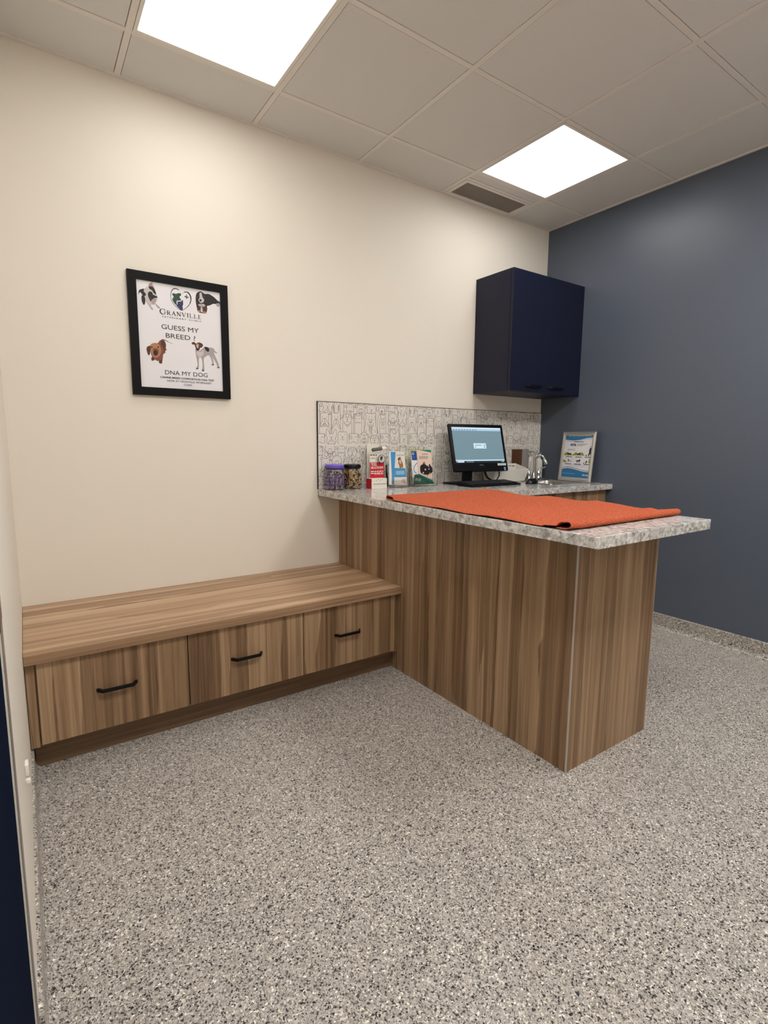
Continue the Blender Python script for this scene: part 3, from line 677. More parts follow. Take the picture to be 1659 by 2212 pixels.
# hound bottom right
shp([(1058, 1190), (1110, 1215), (1160, 1180), (1190, 1166), (1240, 1170), (1292, 1180), (1322, 1222), (1348, 1246), (1330, 1250), (1304, 1236), (1322, 1290), (1358, 1370), (1378, 1440), (1350, 1444), (1338, 1390), (1290, 1312), (1272, 1275), (1296, 1350), (1302, 1404), (1276, 1406), (1280, 1368), (1240, 1278), (1182, 1302), (1168, 1340), (1176, 1480), (1142, 1480), (1152, 1420), (1140, 1322), (1106, 1312), (1100, 1448), (1062, 1456), (1086, 1400), (1064, 1270)], DGR)
shp([(1075, 1220), (1130, 1230), (1160, 1200), (1165, 1260), (1120, 1300), (1080, 1270)], DWH, 2)
shp([(1174, 1166), (1212, 1166), (1240, 1192), (1234, 1226), (1206, 1220), (1186, 1192)], DBL, 2)
shp([(1008, 1108), (1042, 1098), (1062, 1118), (1100, 1104), (1146, 1120), (1158, 1146), (1136, 1176), (1120, 1172), (1112, 1200), (1082, 1216), (1064, 1190), (1044, 1134), (1018, 1132)], DBR2, 2)
shp([(1062, 1128), (1084, 1116), (1104, 1130), (1098, 1160), (1070, 1160)], DTN, 3); shp([(1076, 1140), (1092, 1140), (1096, 1180), (1078, 1184)], DWH, 4); zell(1082, 1192, 13, 15, DBL, 4)
for (x, y) in ((1082, 1450), (1158, 1474), (1362, 1438), (1288, 1400)): zell(x, y, 18, 8, INKG, 3)
# serif capitals for the clinic name
SER = {'G': ([(86, 20), (70, 4), (46, 0), (20, 14), (8, 50), (20, 86), (48, 100), (84, 88), (84, 56)], [10, 6, 8, 18, 20, 18, 8, 8, 18], [(66, 56, 100, 56), (86, 2, 86, 30)]),
       'R': ([(22, 0), (22, 100)], [18, 18], [(4, 2, 50, 2), (4, 98, 40, 98)], [([(22, 4), (56, 2), (74, 24), (56, 50), (22, 52)], [7, 8, 18, 8, 7]), ([(46, 52), (70, 84), (94, 99)], [16, 18, 8])]),
       'A': ([(50, 0), (14, 98)], [8, 8], [(0, 98, 30, 98), (64, 98, 104, 98)], [([(48, 0), (86, 98)], [18, 20]), ([(28, 62), (72, 62)], [7, 7])]),
       'N': ([(18, 0), (18, 100)], [8, 8], [(0, 2, 30, 2), (2, 98, 34, 98), (70, 2, 102, 2)], [([(18, 2), (86, 98)], [18, 18]), ([(86, 0), (86, 100)], [8, 8])]),
       'V': ([(14, 2), (52, 100)], [20, 14], [(-4, 2, 34, 2), (68, 2, 104, 2)], [([(88, 2), (52, 100)], [8, 8])]),
       'I': ([(50, 0), (50, 100)], [20, 20], [(26, 2, 74, 2), (26, 98, 74, 98)]),
       'L': ([(24, 0), (24, 100)], [18, 18], [(4, 2, 44, 2), (4, 98, 88, 98), (88, 76, 88, 99)]),
       'E': ([(24, 0), (24, 100)], [18, 18], [(4, 2, 82, 2), (4, 98, 88, 98), (24, 50, 68, 50), (82, 0, 82, 20), (88, 78, 88, 99), (68, 40, 68, 60)])}
def serif(ch, a, b, wd, ht, m):
    g = SER[ch]; f2 = lambda p: (a + p[0] / 100 * wd, b + ht - p[1] / 100 * ht); k = wd / 100
    for pts, ws in [(g[0], g[1])] + (g[3] if len(g) > 3 else []):
        line(ps, PP, [f2(p) for p in (smooth(pts, False, 4) if len(pts) > 2 else pts)], [w_ * k for w_ in ws], m, .0009)
    for x0_, y0_, x1_, y1_ in g[2]: line(ps, PP, [f2((x0_, y0_)), f2((x1_, y1_))], 5.5 * k, m, .00092)
gx0 = Z(583, 700)[0]; gx1 = Z(1138, 760)[0]; gz = Z(600, 735)[1]; gz2 = Z(1100, 738)[1]
SH = .0190
wds = {'G': 1.2, 'R': 1.05, 'A': 1.1, 'N': 1.15, 'V': 1.1, 'I': .55, 'L': .95, 'E': .95}
word = 'GRANVILLE'; tot = sum(wds[c] * (1.25 if i == 0 else 1) + .14 for i, c in enumerate(word)) - .14
u_ = (gx1 - gx0) / tot; aa = gx0; gb = Z(860, 757)[1] - .001
for i, c in enumerate(word):
    f_ = 1.25 if i == 0 else 1.0
    if c == 'I': serif(c, aa - .22 * u_, gb, u_ * 1.0, SH, LK)
    else: serif(c, aa, gb, wds[c] * f_ * u_, SH * f_, LK)
    aa += (wds[c] * f_ + .14) * u_
def zt(tx, p0, p1, hgt, m=INK, bold=0.0):
    a0 = Z(*p0)[0]; a1 = Z(*p1)[0]; b0 = (Z(*p0)[1] + Z(*p1)[1]) / 2
    text(ps, PP, tx, a0, a1, b0, b0 + hgt, m, .0008, bold)
zt('V E T E R I N A R Y   C L I N I C', (612, 768), (1138, 838), .0070, LK, .012)
zt('GUESS MY', (608, 924), (1102, 980), .0215)
zt('BREED ?', (665, 1040), (1058, 1084), .0215)
zt('DNA MY DOG', (655, 1528), (1220, 1568), .0200)
zt('CANINE BREED COMPOSITION DNA TEST', (590, 1575), (1304, 1625), .0086, INK, 0); zt('CANINE BREED COMPOSITION DNA TEST', (592, 1574), (1306, 1624), .0087, INK, 0.0001)
zt('NOW AT GRANVILLE VETERINARY', (683, 1622), (1272, 1662), .0088, INK, .008)
zt('CLINIC', (905, 1677), (1018, 1686), .0088, INK, .008)
ps.build('printed_poster', t, recalc=False)

# ================================================================== TOWEL
def towel():
    x0, x1, yb, yf = -1.922, -1.236, -.668, -1.700
    nx, ny = 90, 150
    prof = []      # (y, z) from the tucked back hem, over the top, to the tucked front hem
    r = .0095
    prof += [(yb - .070 + .010 * k, .0045) for k in range(6)]
    prof += [(yb - .012 + r * math.sin(a_) , .0045 + r - r * math.cos(a_)) for a_ in [PI * k / 8 for k in range(9)]]
    for k in range(1, ny):
        tt = k / ny; y = yb - .012 + (yf + .014 - yb + .012) * tt
        dip = .0045 + 2 * r - .0135 * min(1, tt / .12) + .0135 * max(0, (tt - .93) / .07)
        prof.append((y, dip))
    prof += [(yf + .014 - (r + .001) * math.sin(a_), .0045 + r + r * math.cos(a_)) for a_ in [PI * k / 8 for k in range(9)]]
    prof += [(yf + .02 + .010 * k, .0045) for k in range(5)]
    vs = []
    n = len(prof)
    top0, top1 = 15, 15 + ny
    for j, (y, z) in enumerate(prof):
        for i in range(nx + 1):
            s_ = i / nx; x = x0 + (x1 - x0) * s_
            wob = .006 * math.sin(7 * y + 1.0) + .004 * math.sin(17 * y)
            xx_ = x + wob * (1 - s_) + .012 * s_ * math.sin(3 * y)
            yy_ = y
            on = 1 if top0 <= j < top1 else 0
            zz_ = z
            mid = max(0.0, min(1, (yb - y) / .12)) * max(0.0, min(1, (y - yf) / .10))
            if on:
                zz_ += mid * (.0035 * math.sin(9 * x + 5 * y) + .0035 * math.sin(21 * y + 4 * x + 1) * math.sin(6 * x) + .004
                              + .006 * math.exp(-((x + 1.66 + .55 * (y + 1.0)) / .03) ** 2) * math.exp(-((y + 1.0) / .22) ** 2)
                              + .005 * math.exp(-((x + 1.45 - .5 * (y + 1.2)) / .035) ** 2) + .004 * math.exp(-((y + 1.28 + .2 * (x + 1.5)) / .02) ** 2)
                              + .010 * math.exp(-((x + 1.46) / .16) ** 2 - ((y + .80) / .10) ** 2))
                zz_ += mid * (.0045 * math.exp(-((y + 1.45 + .35 * (x + 1.6)) / .018) ** 2) + .004 * math.exp(-((x + 1.52 - .25 * (y + 1.4)) / .02) ** 2) - .004 * math.exp(-((y + 1.12 - .3 * (x + 1.6)) / .03) ** 2))
                if y < yf + .085 and y > yf + .02: zz_ += .0012 * math.sin((y - yf) * 620)
                ed = min(1.0, s_ / .07); zz_ = zz_ * (.35 + .65 * ed) if mid > .5 else zz_
                zz_ = max(zz_, .0028)
            # open mouth of the front hem at the left end
            if j >= top1 - 14 and s_ < .10: zz_ += (.10 - s_) * .05 * (1 if j < n - 5 else 0)
            vs.append((xx_, yy_, HC + zz_))
    fs = [(j * (nx + 1) + i, j * (nx + 1) + i + 1, (j + 1) * (nx + 1) + i + 1, (j + 1) * (nx + 1) + i) for j in range(n - 1) for i in range(nx)]
    o = MB(TERRY).add(vs, fs, smooth=True).build('towel', origin=(-1.585, -1.15, HC), recalc=False)
    s_ = o.modifiers.new('thick', 'SOLIDIFY'); s_.thickness = .0035; s_.offset = 0
    tx = bpy.data.textures.new('terry', 'CLOUDS'); tx.noise_scale = .012; tx.noise_depth = 3
    sub = o.modifiers.new('sub', 'SUBSURF'); sub.levels = 1; sub.render_levels = 1
    dm = o.modifiers.new('disp', 'DISPLACE'); dm.texture = tx; dm.strength = .0025; dm.mid_level = .5; dm.texture_coords = 'LOCAL'
    return tag(o, 'terracotta terry towel spread over the end of the worktop', 'towel')
towel()

# ================================================================== ALL-IN-ONE COMPUTER
t = thing('desktop_computer', (-.83, -.2, HC), 'black all-in-one computer with its screen on beside the splashback', 'computer')
ya, ti = -.1179, .2687
rv = Vector((math.cos(ya), math.sin(ya), 0)); bk = Vector((-math.sin(ya), math.cos(ya), 0)); uv_ = Vector((0, 0, 1)) * math.cos(ti) + bk * math.sin(ti)
MC = Vector((-.8277, -.22, .9898)); MWD, MHT = .4473, .3213
MP = Plane(MC - rv * MWD / 2, rv, uv_)          # normal points to the viewer
MM = Matrix(((rv.x, uv_.x, MP.n.x, MP.o.x), (rv.y, uv_.y, MP.n.y, MP.o.y), (rv.z, uv_.z, MP.n.z, MP.o.z), (0, 0, 0, 1)))
cs = MB(BLACKP); cs.rbox((0, 0, -.022), (MWD, MHT, 0), .007, BLACKP, MM, 3)
cs.rbox((.03, .03, -.055), (MWD - .03, MHT - .03, -.018), .016, BLACKP, MM, 3)
casing = cs.build('casing', t)
sc_ = MB(); SCR = mat('screen_lit', (20, 20, 20), 0.2, emit=lin((126, 155, 166)), es=.85)
SCRB = mat('screen_band', (20, 20, 20), 0.2, emit=lin((176, 208, 232)), es=.95)
SCRW = mat('screen_white', (20, 20, 20), 0.2, emit=lin((214, 236, 250)), es=.95)
SCRD = mat('screen_task', (20, 20, 20), 0.2, emit=lin((20, 48, 58)), es=.8); SCRT = mat('screen_text', (20, 20, 20), 0.2, emit=lin((92, 120, 150)), es=.8)
def zm(x, y): return MP.px(950 + x * 170 / 1659, 900 + y * 170 / 1659)
q_ = [zm(238, 222), zm(1272, 240), zm(1368, 968), zm(345, 970)]
a0 = (q_[0][0] + q_[3][0]) / 2; a1 = (q_[1][0] + q_[2][0]) / 2; b1 = (q_[0][1] + q_[1][1]) / 2; b0 = (q_[2][1] + q_[3][1]) / 2
sw, sh = a1 - a0, b1 - b0
sc_.mats = [SCR]; rect(sc_, MP, a0, b0, a1, b1, SCR, .0004)
rect(sc_, MP, a0, b1 - sh * .095, a1, b1, SCRB, .0007); rect(sc_, MP, a0, b1 - sh * .045, a1, b1, SCRW, .0009)
for k in range(9): rect(sc_, MP, a0 + sw * (.02 + .055 * k), b1 - sh * .080, a0 + sw * (.05 + .055 * k), b1 - sh * .060, SCRT, .0010)
rect(sc_, MP, a0, b0, a1, b0 + sh * .05, SCRD, .0007); rect(sc_, MP, a0, b0 + sh * .05, a1, b0 + sh * .082, SCRW, .0008)
rect(sc_, MP, a0 + sw * .035, b0 + sh * .008, a0 + sw * .165, b0 + sh * .045, SCRW, .0009); rect(sc_, MP, a0 + sw * .008, b0 + sh * .012, a0 + sw * .024, b0 + sh * .038, SCRB, .0009)
for k in range(5): rect(sc_, MP, a0 + sw * (.215 + .03 * k), b0 + sh * .014, a0 + sw * (.23 + .03 * k), b0 + sh * .034, SCRB, .0009)
rect(sc_, MP, a0 + sw * .93, b0 + sh * .014, a0 + sw * .985, b0 + sh * .034, SCRB, .0009)
rect(sc_, MP, a0 + sw * .395, b0 + sh * .40, a0 + sw * .65, b0 + sh * .55, SCRW, .0007)
rect(sc_, MP, a0 + sw * .42, b0 + sh * .485, a0 + sw * .56, b0 + sh * .50, SCRT, .0009); rect(sc_, MP, a0 + sw * .60, b0 + sh * .485, a0 + sw * .63, b0 + sh * .505, SCRT, .0009)
rect(sc_, MP, a0 + sw * .42, b0 + sh * .43, a0 + sw * .44, b0 + sh * .45, SCRT, .0009); rect(sc_, MP, a0 + sw * .60, b0 + sh * .43, a0 + sw * .63, b0 + sh * .45, SCRT, .0009)
sc_.build('screen', t, recalc=False)
ch = MB(BLACKG); rect(ch, MP, .004, .004, MWD - .004, MHT * .155, BLACKG, .0006); rect(ch, MP, .006, MHT * .158, MWD - .006, MHT * .161, mat('seam', (4, 4, 4), .6), .0006)
gl_ = mat('grey_mark', (120, 120, 122), .4); cx_ = (a0 + a1) / 2 + .004; by_ = b0 - .016
text(ch, MP, 'DELL', cx_ - .017, cx_ + .017, by_ - .004, by_ + .004, gl_, .0009, .02)
ch.build('chin', casing, recalc=False)
st_ = MB(WHITE); s0 = zm(1215, 985); s1 = zm(1400, 1025)
rect(st_, MP, s0[0], s1[1], s1[0] - .001, s0[1], WHITE, .0009); squiggle(st_, MP, s0[0] + .006, s1[0] - .008, (s0[1] + s1[1]) / 2 - .0015, (s0[1] + s1[1]) / 2 + .0015, INKG, .0012)
st_.build('sticker', casing, recalc=False)['label'] = 'white paper sticker'
s2 = MB(mat('blue_sticker', (110, 140, 196), .3)); p_ = zm(1372, 1095); rect(s2, MP, p_[0] - .008, p_[1] - .012, p_[0] + .008, p_[1] + .012, None, .0009); s2.build('sticker', casing, recalc=False)['label'] = 'small blue sticker'
sb = MB(BLACKP)
pb = MC + bk * .085
sb.box((-.945, -.165, HC + .012), (-.865, -.145, 1.06)); sb.build('stand_neck', t, bevel=.004)
MB(BLACKP).rbox((-1.03, -.235, HC + .0005), (-.80, -.055, HC + .012), .004).build('stand_base', t)
cb = MB(BLACKP)
cb.tube([(-.78, -.205, 1.03), (-.785, -.205, .98), (-.76, -.205, .945), (-.72, -.205, .925), (-.675, -.205, .925), (-.652, -.205, .955), (-.655, -.205, 1.0), (-.66, -.20, 1.04)], .004, BLACKP)
cb.tube([(-.80, -.20, 1.03), (-.79, -.20, .98), (-.77, -.20, .945), (-.73, -.205, .925), (-.69, -.21, .912), (-.66, -.215, HC + .004)], .003, BLACKP)
cb.build('cable', t)

# keyboard
kx0, kx1, ky0, ky1 = -1.065, -.625, -.375, -.240
t = thing('keyboard', ((kx0 + kx1) / 2, ky0, HC), 'black computer keyboard on the worktop below the screen', 'keyboard')
kb = MB(BLACKP); pr = [(ky0, .0008), (ky0, .010), (ky0 + .02, .014), (ky1 - .01, .024), (ky1, .020), (ky1, .0008)]
kb.prism([(kx0, y, HC + z) for y, z in pr], (kx1 - kx0, 0, 0)); kb.build('keyboard_case', t, bevel=.002)
KEY = mat('key_cap', (24, 24, 26), .45); kk = MB(KEY)
for r_ in range(6):
    y0_ = ky0 + .016 + r_ * .0185; zb_ = .0135 + (y0_ - ky0 - .016) * .095
    x_ = kx0 + .010; c_ = 0
    while x_ < kx1 - .024:
        wk = .0165
        if r_ == 0 and 60 < (x_ - kx0) * 1000 < 90: wk = .105
        e_ = x_ + wk
        if .290 < x_ - kx0 < .300 or .350 < x_ - kx0 < .358: x_ += .008; continue
        kk.prism([(x_ + .0005, y0_ + .0005, HC + zb_), (e_ - .0005, y0_ + .0005, HC + zb_), (e_ - .0005, y0_ + .016, HC + zb_ + .0015), (x_ + .0005, y0_ + .016, HC + zb_ + .0015)], (0, 0, .006), KEY)
        x_ = e_ + .0025
kk.build('keys', t, bevel=.001, seg=1)['kind'] = 'stuff'

# mouse
t = thing('computer_mouse', (-.505, -.365, HC), 'black computer mouse between the keyboard and the sink', 'mouse')
ms = MB(BLACKG); vs = []; NU, NV = 20, 10
for j in range(NV + 1):
    ph = PI / 2 * j / NV
    for i in range(NU):
        a_ = 2 * PI * i / NU; rx_, ry_ = .054, .031
        vs.append((-.505 + rx_ * math.cos(a_) * math.cos(ph) ** .7, -.365 + ry_ * math.sin(a_) * math.cos(ph) ** .7, HC + .001 + .036 * math.sin(ph) * (1 + .22 * math.cos(a_) * math.cos(ph))))
fs = [(j * NU + i, j * NU + (i + 1) % NU, (j + 1) * NU + (i + 1) % NU, (j + 1) * NU + i) for j in range(NV) for i in range(NU)] + [tuple(reversed(range(NU)))]
ms.add(vs, fs, smooth=True).build('mouse_body', t)
MB(INKG).rbox((-.478, -.369, HC + .036), (-.466, -.361, HC + .043), .002).build('scroll_wheel', t)

# ================================================================== JARS OF TREATS
def jar(cx, cy, R_, lidm, label, tint, seed, printm, kinds):
    t = thing('treat_jar', (cx, cy, HC), label, 'treat jar', 'treat jars')
    prof = [(R_ * .86, .0008), (R_ * .97, .004), (R_, .012), (R_, .085), (R_ * .96, .100), (R_ * .86, .110), (R_ * .80, .114), (R_ * .80, .122)]
    inn = [(r - .0016, max(z, .004)) for r, z in reversed(prof)]
    MB(GLASS).lathe(prof + inn, (cx, cy, HC), 36, cap=False).add([(cx + (R_ * .86) * math.cos(2 * PI * k / 36), cy + R_ * .86 * math.sin(2 * PI * k / 36), HC + .0008) for k in range(36)], [tuple(range(36))]).build('jar_body', t)
    lp = [(R_ * .20, .113 + .011), (R_ * .84, .124), (R_ * .88, .120), (R_ * .88, .139), (R_ * .84, .143), (R_ * .70, .1445), (.002, .144)]
    lp = [(R_ * .84, .1225), (R_ * .90, .1225), (R_ * .90, .139), (R_ * .86, .143), (R_ * .70, .1445), (.002, .144)]
    ld = MB(lidm).lathe(lp, (cx, cy, HC), 36)
    for k in range(36):
        a_ = 2 * PI * k / 36; ld.box((-.001, -.001, .124), (.001, .001, .138), None, Matrix.Translation((cx, cy, HC)) @ Matrix.Rotation(a_, 4, 'Z') @ Matrix.Translation((R_ * .905, 0, 0)))
    ld.build('lid', t)
    rnd = random.Random(seed); tr = MB(*tint)
    for _ in range(260):
        zz = rnd.uniform(.010, .092 if seed == 1 else .104); rr = (R_ - .012) * math.sqrt(rnd.uniform(.45, 1)); a_ = rnd.uniform(0, 2 * PI)
        M_ = Matrix.Translation((cx + rr * math.cos(a_), cy + rr * math.sin(a_), HC + zz)) @ Euler((rnd.uniform(0, 6), rnd.uniform(0, 6), rnd.uniform(0, 6))).to_matrix().to_4x4()
        m_ = rnd.choice(tint)
        tr.box((-.009, -.003, -.003), (.009, .003, .003), m_, M_)
        for sx in (-.009, .009):
            for sy in (-.003, .003): tr.lathe([(.0015, -.0030), (.0038, -.0030), (.0038, .0030), (.0015, .0030)], (sx, sy, 0), 7, m_, M_)
    o = tr.build('biscuits', t); o['kind'] = 'stuff'
    pr_ = MB(printm)
    def cyl(a_, z, off=.0004): return (cx + (R_ + off) * math.cos(a_), cy + (R_ + off) * math.sin(a_), HC + z)
    def blob(a_, z, ra, rz, n=8): pr_.add([cyl(a_ + ra / R_ * math.cos(2 * PI * k / n), z + rz * math.sin(2 * PI * k / n)) for k in range(n)], [tuple(range(n))])
    for row in range(kinds[0]):
        z = kinds[1] + row * kinds[2]
        for c in range(kinds[3]):
            a_ = 2 * PI * (c + .5 * (row % 2)) / kinds[3] + .2
            if (c + row) % 2 or seed == 1:
                for s1_ in (-1, 1):
                    for s2_ in (-1, 1): blob(a_ + s1_ * .007 / R_, z + s2_ * .0025 + s1_ * .002, .0036, .0036)
                pr_.add([cyl(a_ - .007 / R_, z - .0035), cyl(a_ + .007 / R_, z - .001), cyl(a_ + .007 / R_, z + .004), cyl(a_ - .007 / R_, z + .001)], [(0, 1, 2, 3)])
            else:
                blob(a_, z - .003, .0065, .0055)
                for q__ in (-1, -.35, .35, 1): blob(a_ + q__ * .007 / R_, z + .0065 - abs(q__) * .003, .0024, .0028, 6)
    pr_.build('printed_pattern', t, recalc=False)
B1 = mat('biscuit_tan', (206, 172, 126), .8); B2 = mat('biscuit_pale', (228, 208, 170), .8); B3 = mat('biscuit_brown', (128, 84, 54), .8); B4 = mat('biscuit_grey', (190, 178, 180), .8)
jar(-1.862, -.072, .0600, mat('purple_lid', (112, 88, 196), .35), 'clear jar of dog treats with a purple lid', [B4, B4, B2, B3, mat('biscuit_mauve', (168, 150, 186), .8)], 1, mat('purple_print', (76, 56, 128), .5), (4, .030, .020, 12))
jar(-1.742, -.068, .0560, mat('black_lid', (16, 15, 17), .25), 'clear jar of dog treats with a black lid', [B1, B2, B3, B1], 2, mat('black_print', (26, 20, 20), .5), (3, .028, .027, 9))

# ================================================================== PAPER DISPLAYS ON THE COUNTER
def z1(pl, X, Y): return pl.px(660 + X * 340 / 1659, 840 + Y * 260 / 1269)
def vplane(y, tilt=0.0): return Plane((0, y, HC), (1, 0, 0), (0, math.sin(tilt), math.cos(tilt)))
def card(mb, pl, pts, m, th=.002, off=0.0):
    q_ = [pl.p(a_, max(b_, .0006), off) for a_, b_ in pts]; mb.prism(q_, -pl.n * th, m)
RED = mat('print_red', (188, 32, 50), .45); SKY = mat('print_blue', (70, 150, 206), .45); GRN = mat('print_green', (38, 92, 72), .45); TEAL = mat('print_teal', (20, 132, 122), .45)
LIME = mat('print_lime', (164, 186, 60), .45); DBLUE = mat('print_dark_blue', (50, 74, 150), .45); PEACH = mat('print_peach', (232, 206, 190), .5)

t = thing('tick_leaflet_display', (-1.57, -.10, HC), 'red and white tick warning leaflet stand with a magnifying glass on the counter', 'leaflet display')
pl = vplane(-.058); bb = MB(PAPERC)
card(bb, pl, [z1(pl, 650, 1010), z1(pl, 765, 1010), z1(pl, 770, 590), z1(pl, 755, 580), z1(pl, 655, 578), z1(pl, 648, 600)], PAPERC, .003)
bb.build('backing_card', t)['label'] = 'tall white backing card'
pl = vplane(-.105, .04); rc = MB(PAPERC)
p00, p11 = z1(pl, 680, 935), z1(pl, 826, 672)
card(rc, pl, [(p00[0], .004), (p11[0], .004), (p11[0], p11[1]), (p00[0], p11[1])], PAPERC, .003)
ry1 = z1(pl, 680, 775)[1]; rect(rc, pl, p00[0], .02, p11[0], ry1, RED, .0004)
squiggle(rc, pl, p00[0] + .006, p00[0] + .04, z1(pl, 700, 735)[1], z1(pl, 700, 728)[1], INKG, .0006); squiggle(rc, pl, p00[0] + .004, p00[0] + .05, z1(pl, 700, 705)[1], z1(pl, 700, 692)[1], INKG, .0006)
rb = z1(pl, 688, 812)[1]; rt = z1(pl, 688, 780)[1]; text(rc, pl, 'TICKS', z1(pl, 688, 800)[0], z1(pl, 748, 800)[0], rb, rt, WHITE, .0008, .02)
rb = z1(pl, 688, 845)[1]; rt = z1(pl, 688, 818)[1]; text(rc, pl, 'ARE ACTIVE NOW', z1(pl, 688, 830)[0], z1(pl, 818, 830)[0], rb, rt, WHITE, .0008, .02)
for yy_ in (868, 888): squiggle(rc, pl, z1(pl, 688, yy_)[0], z1(pl, 818, yy_)[0], z1(pl, 700, yy_ + 8)[1], z1(pl, 700, yy_ - 2)[1], PAPERC, .0008)
squiggle(rc, pl, z1(pl, 725, 905)[0], z1(pl, 818, 905)[0], z1(pl, 700, 905)[1], z1(pl, 700, 900)[1], PEACH, .0008)
rc.build('red_card', t)['label'] = 'red printed leaflet'
pl = vplane(-.152); bx = MB(PAPERC)
f0, f1 = z1(pl, 700, 1028), z1(pl, 858, 942)
bx.box((f0[0] - .002, -.152, HC + .0005), (f1[0], -.095, HC + f1[1]), PAPERC); bx.box((f0[0] - .0028, -.1515, HC + .0006), (f0[0] - .002, -.0955, HC + f1[1] - .001), RED)
squiggle(bx, pl, f0[0] + .012, f1[0] - .004, .026, .0295, INKG, .0006)
for k in range(4): ell(bx, pl, f0[0] + .030 + .014 * k, .050 + .003 * (k % 2), .0022, .003, INKG, .0006, 8)
bx.build('leaflet_pocket', t)['label'] = 'white box pocket with a red side'
pl = vplane(-.118); mg = MB(mat('handle_grey', (92, 88, 86), .4), WHITE)
h0 = pl.p(*z1(pl, 702, 645)); h1 = pl.p(*z1(pl, 800, 630)); h2 = pl.p(*z1(pl, 843, 626))
mg.tube([h0, h0 + (h1 - h0) * .05, h1], [.0075, .0105, .0105], None, 14); mg.tube([h1, h2], [.0108, .0108], WHITE, 14)
lc = z1(pl, 802, 738); cc = pl.p(*lc)
mgo = mg.build('magnifier_handle', t)
ln = MB(ALU, PAPERC); LR = .0235
ring = [pl.p(lc[0] + LR * math.cos(2 * PI * k / 32), lc[1] + LR * math.sin(2 * PI * k / 32)) for k in range(33)]
ln.tube(ring, .0018, mat('lens_rim', (70, 74, 80), .3, .6), 8, cap=False)
fill(ln, pl, [(lc[0] + LR * math.cos(2 * PI * k / 32), lc[1] + LR * math.sin(2 * PI * k / 32)) for k in range(32)], mat('lens_face', (206, 214, 208), .15), .0002)
TK = mat('tick_brown', (84, 26, 34), .4); ell(ln, pl, lc[0] - .001, lc[1] + .007, .009, .0095, TK, .0008); ell(ln, pl, lc[0] - .006, lc[1] - .002, .0055, .005, BLK, .0010)
for (dx, dy) in ((-.014, .006), (-.016, -.004), (-.009, -.013), (.006, -.012), (.012, -.002), (.0, -.015)):
    line(ln, pl, [(lc[0] - .004, lc[1] + .001), (lc[0] + dx * .6, lc[1] + dy * .6 - .002), (lc[0] + dx, lc[1] + dy - .001)], .0014, BLK, .0009)
ln.tube([pl.p(lc[0] + .006, lc[1] + LR), pl.p(*z1(pl, 826, 650), -.002)], .002, ALU, 8)
ln.build('magnifier_lens', t, recalc=False)

def holder(t, x0, x1, yb, yf, zt_):
    h = MB(GLASS); th = .002
    h.box((x0, yf - th, HC + .0006), (x1, yf, HC + zt_ * .45)); h.box((x0, yb, HC + .0006), (x1, yb + th, HC + zt_)); h.box((x0, yf, HC + .0006), (x0 + th, yb, HC + zt_ * .5)); h.box((x1 - th, yf, HC + .0006), (x1, yb, HC + zt_ * .5)); h.box((x0 + th, yf, HC + .0006), (x1 - th, yb, HC + .0026))
    h.build('acrylic_holder', t)
t = thing('leaflet_holder', (-1.42, -.10, HC), 'clear holder of blue and white leaflets picturing a brown dog', 'leaflet holder', 'clear leaflet holders')
pl = vplane(-.125, .06); b1_ = MB(PAPER)
card(b1_, pl, [z1(pl, 886, 1010), z1(pl, 955, 1010), z1(pl, 960, 655), z1(pl, 886, 658)], PAPER, .004, -.004)
fill(b1_, pl, [z1(pl, 918, 1005), z1(pl, 940, 1005), z1(pl, 953, 664), z1(pl, 900, 664)], SKY, -.0032)
b1_.build('leaflet', t)['label'] = 'blue striped leaflet'
b2_ = MB(PAPERC)
card(b2_, pl, [z1(pl, 930, 1014), z1(pl, 1072, 1012), z1(pl, 1040, 668), z1(pl, 952, 658)], PAPERC, .003, 0)
fill(b2_, pl, [z1(pl, 934, 932), z1(pl, 1062, 930), z1(pl, 1052, 836), z1(pl, 938, 834)], SKY, .0004)
text(b2_, pl, 'Stay @ Home', z1(pl, 958, 690)[0], z1(pl, 1036, 690)[0], z1(pl, 960, 712)[1], z1(pl, 960, 688)[1], INKG, .0006)
fill(b2_, pl, smooth([z1(pl, *p) for p in [(972, 745), (985, 722), (1002, 722), (1008, 752), (1026, 790), (1026, 832), (1012, 828), (1004, 836), (992, 832), (985, 800), (976, 785), (980, 760)]]), mat('print_dog', (160, 112, 60), .6), .0006)
fill(b2_, pl, smooth([z1(pl, *p) for p in [(972, 742), (982, 724), (990, 730), (984, 752)]]), DBR2, .0008); fill(b2_, pl, smooth([z1(pl, *p) for p in [(985, 756), (1002, 752), (1008, 780), (996, 792)]]), DWH, .0008)
for yy_ in (872, 886, 900): squiggle(b2_, pl, z1(pl, 952, yy_)[0], z1(pl, 1042, yy_)[0], z1(pl, 950, yy_ + 2)[1], z1(pl, 950, yy_ - 4)[1], PAPERC, .0006)
lc = z1(pl, 1032, 972); ell(b2_, pl, lc[0], lc[1], .0125, .0125, mat('print_rose', (196, 70, 72), .5), .0006); ell(b2_, pl, lc[0], lc[1], .0100, .0100, PAPERC, .0008); ell(b2_, pl, lc[0], lc[1], .0045, .0045, mat('print_rose'), .0010)
fill(b2_, pl, [(lc[0] - .016, lc[1]), (lc[0] - .011, lc[1] - .004), (lc[0] - .011, lc[1] + .004)], mat('print_rose'), .0009); fill(b2_, pl, [(lc[0] + .014, lc[1] - .012), (lc[0] + .006, lc[1] - .012), (lc[0] + .011, lc[1] - .004)], mat('print_rose'), .0009)
b2_.build('leaflet', t)['label'] = 'white and blue leaflet with a dog picture'
xa, xb = z1(pl, 915, 1010)[0], z1(pl, 1076, 1010)[0]
holder(t, xa, xb, -.098, -.140, .125)

